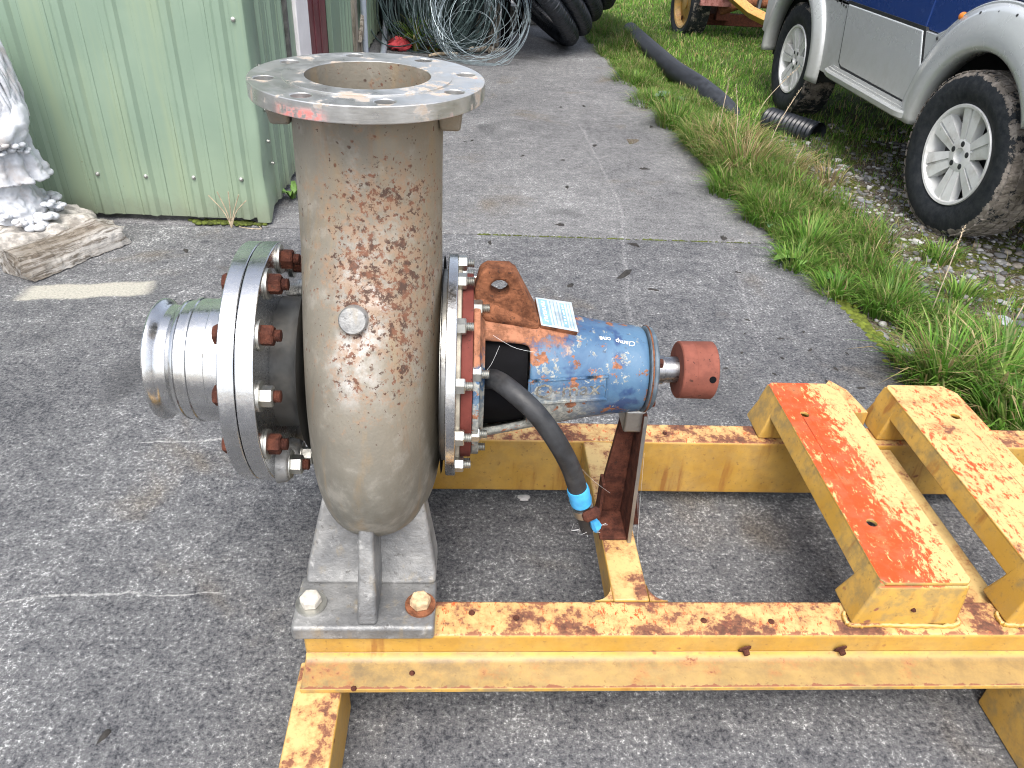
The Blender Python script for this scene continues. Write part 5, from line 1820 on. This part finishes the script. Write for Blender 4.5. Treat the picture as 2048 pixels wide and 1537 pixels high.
class Blades:
    def __init__(s):
        s.v = []; s.c = []; s.n = 0; s.t = []

    def add(s, x, y, z, length, width, lean, az, cols, curl=1.2):
        """arrays of blades: 4 levels, last one the tip"""
        n = len(x)
        lev = np.array([0, .38, .72, 1.0])
        wv = np.array([1., .9, .6, 0.])
        dx, dy = np.cos(az), np.sin(az)
        px, py = -dy, dx
        tilt = lean[:, None] * (lev[None] ** curl)
        h = length[:, None] * lev[None] * np.cos(tilt * .9)
        out = length[:, None] * lev[None] * np.sin(tilt)
        cx = x[:, None] + dx[:, None] * out; cy = y[:, None] + dy[:, None] * out; cz = z[:, None] + h
        verts = []
        for k in range(4):
            w = width * wv[k]
            if k < 3:
                verts.append(np.stack([cx[:, k] + px * w, cy[:, k] + py * w, cz[:, k]], 1))
                verts.append(np.stack([cx[:, k] - px * w, cy[:, k] - py * w, cz[:, k]], 1))
            else:
                verts.append(np.stack([cx[:, k], cy[:, k], cz[:, k]], 1))
        V = np.stack(verts, 1).reshape(-1, 3)
        base = (np.arange(n) * 7)[:, None] + s.n
        T = np.array([(0, 1, 3), (0, 3, 2), (2, 3, 5), (2, 5, 4), (4, 5, 6)])
        s.t.append((base[:, :, None] + T[None]).reshape(-1, 3))
        s.v.append(V); s.n += len(V)
        c = np.repeat(cols, 7, axis=0)
        s.c.append(np.concatenate([c, np.ones((len(c), 1))], 1))

    def build(s, name, mat):
        return np_mesh(name, np.concatenate(s.v), np.concatenate(s.t), np.concatenate(s.c), mat)


def np_mesh(name, V, T, Cc, mat, smooth=False):
    me = bpy.data.meshes.new(name)
    me.vertices.add(len(V)); me.vertices.foreach_set('co', V.astype(np.float32).ravel())
    me.loops.add(T.size); me.loops.foreach_set('vertex_index', T.astype(np.int32).ravel())
    me.polygons.add(len(T))
    me.polygons.foreach_set('loop_start', np.arange(0, T.size, T.shape[1], dtype=np.int32))
    me.update(calc_edges=True)
    at = me.attributes.new('tint', 'FLOAT_COLOR', 'POINT')
    at.data.foreach_set('color', Cc.astype(np.float32).ravel())
    if smooth: me.polygons.foreach_set('use_smooth', [True] * len(T))
    me.materials.append(mat)
    me.validate()
    return me


def tints(n, straw=0., bright=1.):
    c = GREENS[rg.integers(0, len(GREENS), n)] * rg.uniform(.75, 1.25, (n, 1)) * bright
    s_ = STRAW[rg.integers(0, len(STRAW), n)] * rg.uniform(.75, 1.2, (n, 1))
    m = rg.random(n) < straw
    c[m] = s_[m]
    return c


def scatter(n, fx):
    """rejection sampling: fx returns x, y and keep mask for n trials"""
    x, y, keep = fx(n)
    keep &= in_view(x, y)
    return x[keep], y[keep]


def pn(x, y, s=1., o=0.):
    return .5 + .25 * np.sin(2.3 * s * x + 1.1 * s * y + o) + .15 * np.sin(5.1 * s * x - 4.3 * s * y + 2 * o) + .1 * np.sin(9.7 * s * y + 7.9 * s * x + 3 * o)


EX = lambda y: 1.45 - (y - 2.2) * .052


def under_car(x, y): return (x > 2.16) & (x < 3.7) & (y > 2.6) & (y < 6.0)


lawn = Blades()


def f_lawn(n):
    x = rg.uniform(1.0, 8.5, n); y = 4.7 + (10.9 - 4.7) * rg.random(n) ** 1.25
    k = (x > EX(y) - .02) & (rg.random(n) < .45 + .6 * pn(x, y, .8)) & ~(under_car(x, y) & (rg.random(n) < .55))
    return x, y, k


x, y = scatter(150000, f_lawn)
n = len(x)
bright = 1.05 + .55 * pn(x, y, .6, 2)
ln = rg.uniform(.022, .060, n) * (.6 + .8 * pn(x, y, 1.1, 1))
lawn.add(x, y, gh(x, y), ln, rg.uniform(.0016, .0034, n) * np.clip(y / 5, 1, 2), rg.uniform(.2, 1.2, n), rg.uniform(0, 6.28, n), tints(n, .12) * bright[:, None])


def f_mid(n):       # thin grass around the gravel by the car
    x = rg.uniform(1.3, 4.2, n); y = rg.uniform(1.0, 5.2, n)
    d = x - EX(y)
    k = (d > .1) & (rg.random(n) < np.clip(pn(x, y, 1.6, 4) * 1.9 - .80, .05, 1) * (1.0 - .65 * under_car(x, y)))
    return x, y, k


x, y = scatter(120000, f_mid); n = len(x)
lawn.add(x, y, gh(x, y), rg.uniform(.018, .06, n), rg.uniform(.0012, .0026, n), rg.uniform(.2, 1.3, n), rg.uniform(0, 6.28, n), tints(n, .14))


def f_verge(n):     # thick border spilling over the pavement edge
    y = 1.55 + 8.0 * rg.random(n) ** 1.35
    wd = .20 + .28 * pn(y * .9, y * 1.7, 1.5, 1) + .10 * np.clip((y - 3) / 3, 0, 1)
    d = rg.random(n) ** 1.2 * wd * 1.2
    x = EX(y) + d - .035
    dens = np.clip(pn(x * 2, y * 1.4, 1.7, 6) * 1.8 - .30, .12, 1)
    bare = (y > 2.02) & (y < 2.55) & (d < .16)
    return x, y, (rg.random(n) < dens) & ~bare


x, y = scatter(110000, f_verge); n = len(x)
hgt = .035 + .15 * pn(x, y, 1.4, 3) * rg.uniform(.3, 1.3, n)
st_ = (y > 3.6) & (y < 5.0)
lawn.add(x, y, gh(x, y), hgt, rg.uniform(.0014, .0034, n), rg.uniform(.25, 1.25, n), np.where(rg.random(n) < .35, rg.normal(math.pi, .9, n), rg.uniform(0, 6.28, n)), tints(n, .20))
# tussocks
tuss = [(1.37, 2.86, .10, 260, .12, 0), (1.45, 2.62, .09, 240, .11, 0), (1.60, 2.50, .12, 330, .13, 0), (1.72, 2.72, .09, 160, .10, 0), (1.50, 3.05, .14, 420, .14, .05), (1.40, 3.35, .13, 420, .13, .05),
        (1.33, 3.72, .13, 400, .14, .1), (1.50, 4.05, .2, 620, .24, .55), (1.55, 4.40, .18, 480, .24, .6), (1.72, 4.05, .16, 300, .16, .75), (1.42, 4.5, .16, 420, .22, .3), (1.32, 4.95, .15, 380, .18, .1),
        (1.92, 3.9, .12, 120, .10, .85), (1.70, 3.62, .12, 240, .12, .4), (1.30, 5.5, .2, 420, .14, .05), (1.28, 6.2, .2, 420, .12, .05), (1.75, 2.35, .1, 140, .09, .1), (1.9, 2.55, .1, 140, .08, .05), (2.0, 2.9, .09, 130, .08, .1),
        (1.52, 1.96, .10, 340, .23, .22), (1.66, 1.90, .12, 330, .24, .2), (1.74, 2.02, .10, 220, .2, .15), (1.62, 1.72, .12, 330, .19, .12), (1.76, 1.70, .12, 260, .18, .12), (1.64, 1.50, .12, 260, .16, .1), (1.80, 1.45, .12, 220, .15, .1), (1.46, 2.08, .05, 60, .15, .3)]
for (tx_, ty_, tr, cnt, L_, sf) in tuss:
    a = rg.uniform(0, 6.28, cnt); tr *= 1.35; rr_ = tr * np.sqrt(rg.random(cnt)) * .6
    x = tx_ + rr_ * np.cos(a); y = ty_ + rr_ * np.sin(a)
    far = rr_ / (tr * .6)
    lawn.add(x, y, gh(x, y), L_ * rg.uniform(.55, 1.25, cnt), rg.uniform(.0016, .0042, cnt) * (1.25 if ty_ < 2.2 else 1.), .25 + .95 * far * rg.uniform(.5, 1.2, cnt), a + rg.normal(0, .35, cnt), tints(cnt, sf, 1.1 if ty_ < 3.2 else 1.), 1.5)
gme = lawn.build('grass', MT['blade'])
tag(link_mesh('grass', gme), 'green and straw coloured grass growing beside the pavement', 'grass', kind='stuff')

# tall seeding stalks, each one a thing
stalks = [(1.72, 2.42, .36, .25, 1.0), (1.86, 2.20, .46, .55, .6), (1.50, 4.25, .40, .45, 1.6), (1.62, 4.1, .44, .5, .7), (1.45, 4.45, .42, .2, 1.2), (1.66, 4.55, .48, .6, .4)]
lab = ['tall dry seeding grass stalk standing in front of the car wheel', 'long bent dry stalk near the right picture edge', 'dry seeding stalk leaning left in the tall grass clump', 'long dry stalk leaning towards the car in the tall grass', 'upright dry seed stalk at the left of the tall clump', 'longest dry stalk bending across the rear wheel']
for k, (sx, sy, L_, ln_, az) in enumerate(stalks):
    P = catmull([(sx, sy, -.03), (sx + .25 * ln_ * L_ * math.cos(az), sy + .25 * ln_ * L_ * math.sin(az), L_ * .5), (sx + ln_ * L_ * math.cos(az), sy + ln_ * L_ * math.sin(az), L_ * .93)], 12)
    mb = MB(); mb.tube(P, [.0022] * 9 + [.0016, .0012, .0006], 5)
    for j in range(14):
        q = P[-1] + (P[-4] - P[-1]) * (j / 13.)
        a = rg.uniform(0, 6.28)
        e_ = q + np.array([.006 * math.cos(a), .006 * math.sin(a), .008])
        mb.tube([tuple(q), tuple((q + e_) / 2), tuple(e_)], [.0008, .0022, .0004], 4)
    tag(mb.build('grass_stalk', MT['twig'], smooth=60), lab[k], 'grass stalk', 'tall dry grass stalks')

# pebbles
ico_v = []
ph_ = (1 + 5 ** .5) / 2
for a, b in ((1, ph_), (-1, ph_), (1, -ph_), (-1, -ph_)):
    ico_v += [(0, a, b), (a, b, 0), (b, 0, a)]
ico_v = np.array(ico_v, float); ico_v /= np.linalg.norm(ico_v[0])
bm = bmesh.new()
for q in ico_v: bm.verts.new(q)
hull = bmesh.ops.convex_hull(bm, input=bm.verts)
bm.verts.index_update()
bmesh.ops.subdivide_edges(bm, edges=bm.edges, cuts=1, use_grid_fill=True)
for v_ in bm.verts: v_.co.normalize()
bmesh.ops.triangulate(bm, faces=bm.faces)
bm.verts.index_update()
IV = np.array([tuple(v_.co) for v_ in bm.verts]); IT = np.array([[v_.index for v_ in f.verts] for f in bm.faces])
bm.free()
STONE = np.array([(.30, .29, .27), (.42, .41, .39), (.55, .54, .52), (.20, .20, .20), (.35, .31, .26), (.62, .61, .60), (.26, .27, .29)])


def f_peb(n):
    x = rg.uniform(1.4, 3.6, n); y = rg.uniform(1.2, 5.0, n)
    d = x - EX(y)
    dens = np.clip(1.45 - pn(x, y, 1.6, 4) * 1.45, .03, 1) * np.clip((d - .10) / .18, 0, 1)
    dens = np.maximum(dens, ((d > .02) & (y > 2.1) & (y < 2.5)) * .6)
    return x, y, rg.random(n) < dens


x, y = scatter(15000, f_peb); n = len(x)
Vs, Ts, Cs = [], [], []
size = .003 + .016 * rg.random(n) ** 3.2
rot = rg.uniform(0, 6.28, n)
for i in range(n):
    s_ = np.array([rg.uniform(.8, 1.5), rg.uniform(.7, 1.1), rg.uniform(.4, .75)]) * size[i]
    p_ = IV * (1 + .13 * np.sin(IV[:, [1, 2, 0]] * 3 + i)) * s_
    c_, s2 = math.cos(rot[i]), math.sin(rot[i])
    p_ = np.stack([p_[:, 0] * c_ - p_[:, 1] * s2, p_[:, 0] * s2 + p_[:, 1] * c_, p_[:, 2]], 1)
    Vs.append(p_ + np.array([x[i], y[i], gh(x[i], y[i]) + size[i] * .2]))
    Ts.append(IT + i * len(IV))
    Cs.append(np.tile(np.r_[STONE[rg.integers(0, len(STONE))] * rg.uniform(.45, .95), 1.], (len(IV), 1)))
me = np_mesh('gravel', np.concatenate(Vs), np.concatenate(Ts), np.concatenate(Cs), MT['pebble'], True)
tag(link_mesh('gravel', me), 'small grey and white pebbles scattered in the mossy soil', 'gravel', kind='stuff')


def stone(x, y, r, col, label, flat=.5):
    p_ = IV * (1 + .16 * np.sin(IV[:, [1, 2, 0]] * 2.7 + x * 40)) * np.array([1.25, .95, flat]) * r
    a = x * 37
    p_ = np.stack([p_[:, 0] * math.cos(a) - p_[:, 1] * math.sin(a), p_[:, 0] * math.sin(a) + p_[:, 1] * math.cos(a), p_[:, 2]], 1)
    me = np_mesh('stone', p_, IT, np.tile(np.r_[np.array(col), 1.], (len(IV), 1)), MT['pebble'], True)
    o = link_mesh('stone', me, None, (x, y, float(gh(np.array(x), np.array(y))) + r * flat * .3))
    s = o.modifiers.new('s', 'SUBSURF'); s.levels = 1; s.render_levels = 1
    return tag(o, label, 'stone', 'larger stones in the gravel')


stone(1.985, 2.38, .036, (.36, .38, .41), 'flat blue grey stone near the right picture edge below the car wheel', .35)
stone(1.55, 2.22, .036, (.28, .29, .30), 'dark grey stone at the pavement edge beside the moss strip', .6)
stone(1.60, 2.12, .032, (.36, .37, .37), 'grey stone just behind the near grass tuft', .6)
stone(1.70, 2.16, .030, (.46, .45, .44), 'pale grey stone right behind the near grass tuft', .6)
stone(1.50, 2.32, .028, (.22, .22, .23), 'darkest stone among the gravel beside the moss strip', .6)
for k in range(26):
    xx = rg.uniform(1.75, 2.6); yy = rg.uniform(2.15, 4.3)
    sc_i = STONE[rg.integers(0, len(STONE))] * .95
    tone = 'pale' if sc_i[1] > .36 else 'dark'
    stone(xx, yy, rg.uniform(.014, .026), sc_i, ('small %s rounded stone in the gravel near the front wheel' if yy < 3.4 else 'small %s rounded stone in the shade beside the car') % tone)

# moss on the pavement edge
Vs, Ts, Cs = [], [], []
for i in range(900):
    yy = rg.uniform(2.0, 2.62); xx = EX(yy) + rg.normal(.010, .014)
    s_ = rg.uniform(.006, .014)
    Vs.append(IV * np.array([1.2, 1.2, .8]) * s_ + np.array([xx, yy, -.010 + rg.uniform(-.01, .008)])); Ts.append(IT + i * len(IV))
    Cs.append(np.tile(np.r_[np.array((.13, .16, .02)) * rg.uniform(.6, 1.2), 1.], (len(IV), 1)))
j = 900
for i in range(500):      # moss and weeds in the pavement joint and along the shed foot
    if i < 260:
        xx = rg.uniform(.05, 1.25); yy = 3.092 + rg.normal(0, .004); zz = -.004; s_ = rg.uniform(.003, .006)
        if rg.random() > np.clip(pn(np.array(xx), np.array(0.), 4), .1, 1): s_ *= .5
    else:
        xx = rg.choice([-1.10, -1.03, -.97, -.93]) + rg.normal(0, .03); yy = 3.115 + rg.normal(0, .01); zz = .004; s_ = rg.uniform(.004, .011)
    Vs.append(IV * np.array([1.3, 1, .7]) * s_ + np.array([xx, yy, zz])); Ts.append(IT + (j + i) * len(IV))
    Cs.append(np.tile(np.r_[np.array((.09, .115, .018)) * rg.uniform(.5, 1.2), 1.], (len(IV), 1)))
me = np_mesh('moss', np.concatenate(Vs), np.concatenate(Ts), np.concatenate(Cs), MT['pebble'], True)
tag(link_mesh('moss', me), 'yellow green moss along the pavement edge and joint', 'moss', kind='stuff')


# broad-leaved weeds and tufts, each plant a thing
def leaf_mesh(mb, c, az, L_, w, lift, col=None):
    d = np.array([math.cos(az), math.sin(az), 0]); s_ = np.array([-d[1], d[0], 0])
    rows_ = []
    for t in np.linspace(0, 1, 6):
        q = np.array(c) + d * L_ * t + np.array([0, 0, L_ * (lift * t - .55 * lift * t * t * 1.3)])
        hw = w * math.sin(math.pi * min(1, .08 + t * .92)) ** .8 + .0008
        rows_.append([tuple(q - s_ * hw + np.array([0, 0, .25 * hw])), tuple(q), tuple(q + s_ * hw + np.array([0, 0, .25 * hw]))])
    mb.loft(rows_, False, False, False)


def weed(name, x, y, z, nl_, L_, w, label, mat, cat='weed', lift=.7):
    mb = MB()
    q = np.random.default_rng(int(abs(x * 1000 + y * 777)))
    for k in range(nl_):
        leaf_mesh(mb, (x + q.normal(0, .006), y + q.normal(0, .006), z + .05 * L_), 2 * math.pi * k / nl_ + q.uniform(-.4, .4), L_ * q.uniform(.6, 1.1), w * q.uniform(.7, 1.1), lift * q.uniform(.6, 1.3))
    o = mb.build('leaf_rosette', mat, None, smooth=70)
    o.name = name
    return tag(o, label, cat)


mleaf = m_plain("weed_leaf", (.075, .17, .03), .5, 0, .35, 40, .2)
mleafb = m_plain("pale_weed_leaf", (.13, .24, .05), .5, 0, .3, 40, .2)
mleafc = m_plain("bluish_weed_leaf", (.10, .18, .12), .5, 0, .3, 40, .2)
weed('dock_weed', 1.40, 2.90, -.01, 7, .14, .032, 'broad leaved green weed at the pavement edge by the joint', mleafb)
weed('dock_weed', 1.52, 2.76, -.01, 6, .12, .028, 'broad leaved weed right of the one at the joint', mleaf)
weed('dock_weed', 1.40, 3.30, 0, 6, .11, .03, 'dark broad leaved weed just behind the pavement joint', mleafc)
weed('dock_weed', 1.42, 5.6, 0, 6, .17, .04, 'bluish broad leaved weed beside the long black pipe', mleafc)
weed('corner_weed', -.80, 3.42, 0, 14, .10, .012, 'small leafy green weed at the shed corner', mleafb, lift=1.6)
mb = MB()
for k in range(5):
    a = .4 + .5 * k
    P = catmull([(-.985, 3.07, 0), (-.985 + .03 * math.cos(a), 3.07, .07), (-.99 + .09 * math.cos(a), 3.065, .10 + .06 * math.sin(a))], 8)
    mb.tube(P, .0022, 5)
mb.tube(catmull([(-.95, 3.06, .01), (-.90, 3.0, .03), (-.85, 3.02, .02), (-.87, 3.07, .01)], 10), .002, 5)
tag(mb.build('dry_twig', MT['twig']), 'dry twig standing against the green wall near its corner', 'twig')
tf = Blades()
cnt = 220
a = rg.uniform(0, 6.28, cnt)
tf.add(-.46 + .05 * np.cos(a) * rg.random(cnt), 7.0 + .05 * np.sin(a) * rg.random(cnt), np.zeros(cnt), rg.uniform(.15, .36, cnt), rg.uniform(.003, .006, cnt), rg.uniform(.15, 1.3, cnt), a, tints(cnt, .25, 1.1), 1.5)
cnt = 140; a = rg.uniform(0, 6.28, cnt)
tf.add(-.30 + .09 * np.cos(a) * rg.random(cnt), 6.95 + .05 * np.sin(a) * rg.random(cnt), np.zeros(cnt), rg.uniform(.06, .16, cnt), rg.uniform(.003, .006, cnt), rg.uniform(.4, 1.4, cnt), a, np.where(rg.random((cnt, 1)) < .45, np.array([[.26, .11, .04]]), tints(cnt, .3)), 1.5)
tag(link_mesh('grass_tuft', tf.build('grass_tuft', MT['blade'])), 'tuft of long green grass at the foot of the netting bundle', 'grass tuft')

# dead leaves and droppings on the pavement
deb = [(.63, 2.73, .045), (.72, 2.60, .02), (.40, 2.62, .022), (1.14, 3.13, .03), (.42, 3.22, .028), (.10, 3.0, .02), (.72, 3.02, .03), (.50, 3.72, .022), (.74, 4.45, .026), (.52, 4.15, .016), (.95, 4.05, .03), (1.10, 2.78, .016),
       (.02, 4.45, .018), (-.02, 4.42, .014), (1.16, 4.9, .025), (.78, 5.35, .022), (.62, 5.3, .018), (.30, 4.2, .014), (1.02, 2.38, .012), (1.10, 2.25, .012), (1.18, 2.18, .014), (1.06, 2.12, .012), (1.22, 2.06, .014), (1.0, 2.02, .012), (1.16, 1.98, .012), (1.26, 1.95, .016), (.93, 2.15, .010), (1.30, 2.16, .01), (1.12, 1.86, .012), (1.24, 1.84, .012), (.85, 2.05, .01), (.98, 2.28, .009), (1.2, 2.3, .01), (1.33, 1.9, .014),
       (-1.10, 2.83, .02), (-.80, 1.9, .02), (.02, 1.0, .016), (-.62, .80, .016)]
q = np.random.default_rng(31)
for k, (dx_, dy_, r_) in enumerate(deb):
    mb = MB()
    nn_ = 9
    r_ *= .8
    ring = [(r_ * q.uniform(.3, 1.2) * math.cos(2 * math.pi * i / nn_) * 1.5, r_ * q.uniform(.4, 1.) * math.sin(2 * math.pi * i / nn_) * .8, 0.) for i in range(nn_)]
    top_ = [(a_ * .55, b_ * .55, r_ * q.uniform(.10, .32)) for a_, b_, c_ in ring]
    mb.loft([ring, top_])
    o = mb.build('leaf_scrap', MT['leafdark'], None, smooth=50)
    o.location = (dx_, dy_, .001); o.rotation_euler = (0, 0, q.uniform(0, 6.28))
    one = {(.63, 2.73): 'largest dark leaf scrap, on the pale tyre line behind the lifting lug', (.42, 3.22): 'dark leaf scrap just beyond the mossy part of the pavement joint',
           (1.14, 3.13): 'dark leaf scrap at the right end of the pavement joint by the grass', (-1.10, 2.83): 'dark scrap on the concrete right of the weathered log',
           (-.80, 1.9): 'lone dark scrap left of the hose adapter', (.02, 1.0): 'dark scrap between the yellow rails below the pump', (-.62, .80): 'dark leaf scrap near the lower left picture corner',
           (.72, 3.02): 'dark scrap on the tyre line just before the joint', (.10, 3.0): 'small dark scrap before the joint, right of the casing', (1.16, 4.9): 'dark scrap on the far slab close to the grass edge'}
    if (dx_, dy_) in one: lb_ = one[(dx_, dy_)]
    elif dy_ > 3.09: lb_ = 'small dark leaf scrap on the far slab beyond the joint'
    elif dy_ < 2.42 and dx_ > .8: lb_ = 'tiny dark crumb among the litter between coupling and grass tuft'
    else: lb_ = 'small dark scrap on the near slab behind the bearing frame'
    tag(o, lb_, 'leaf', 'dead leaf scraps on the pavement')
mb = MB()
P = IV * (1 + .35 * np.sin(IV[:, [1, 2, 0]] * 5)) * np.array([.016, .012, .004])
tag(link_mesh('pale_scrap', np_mesh('pale_scrap', P, IT, np.tile((.62, .62, .62, 1.), (len(IV), 1)), MT['pebble'], True), None, (.165 * K - .03, 1.42, .004)), 'small white scrap on the concrete behind the hose', 'scrap')
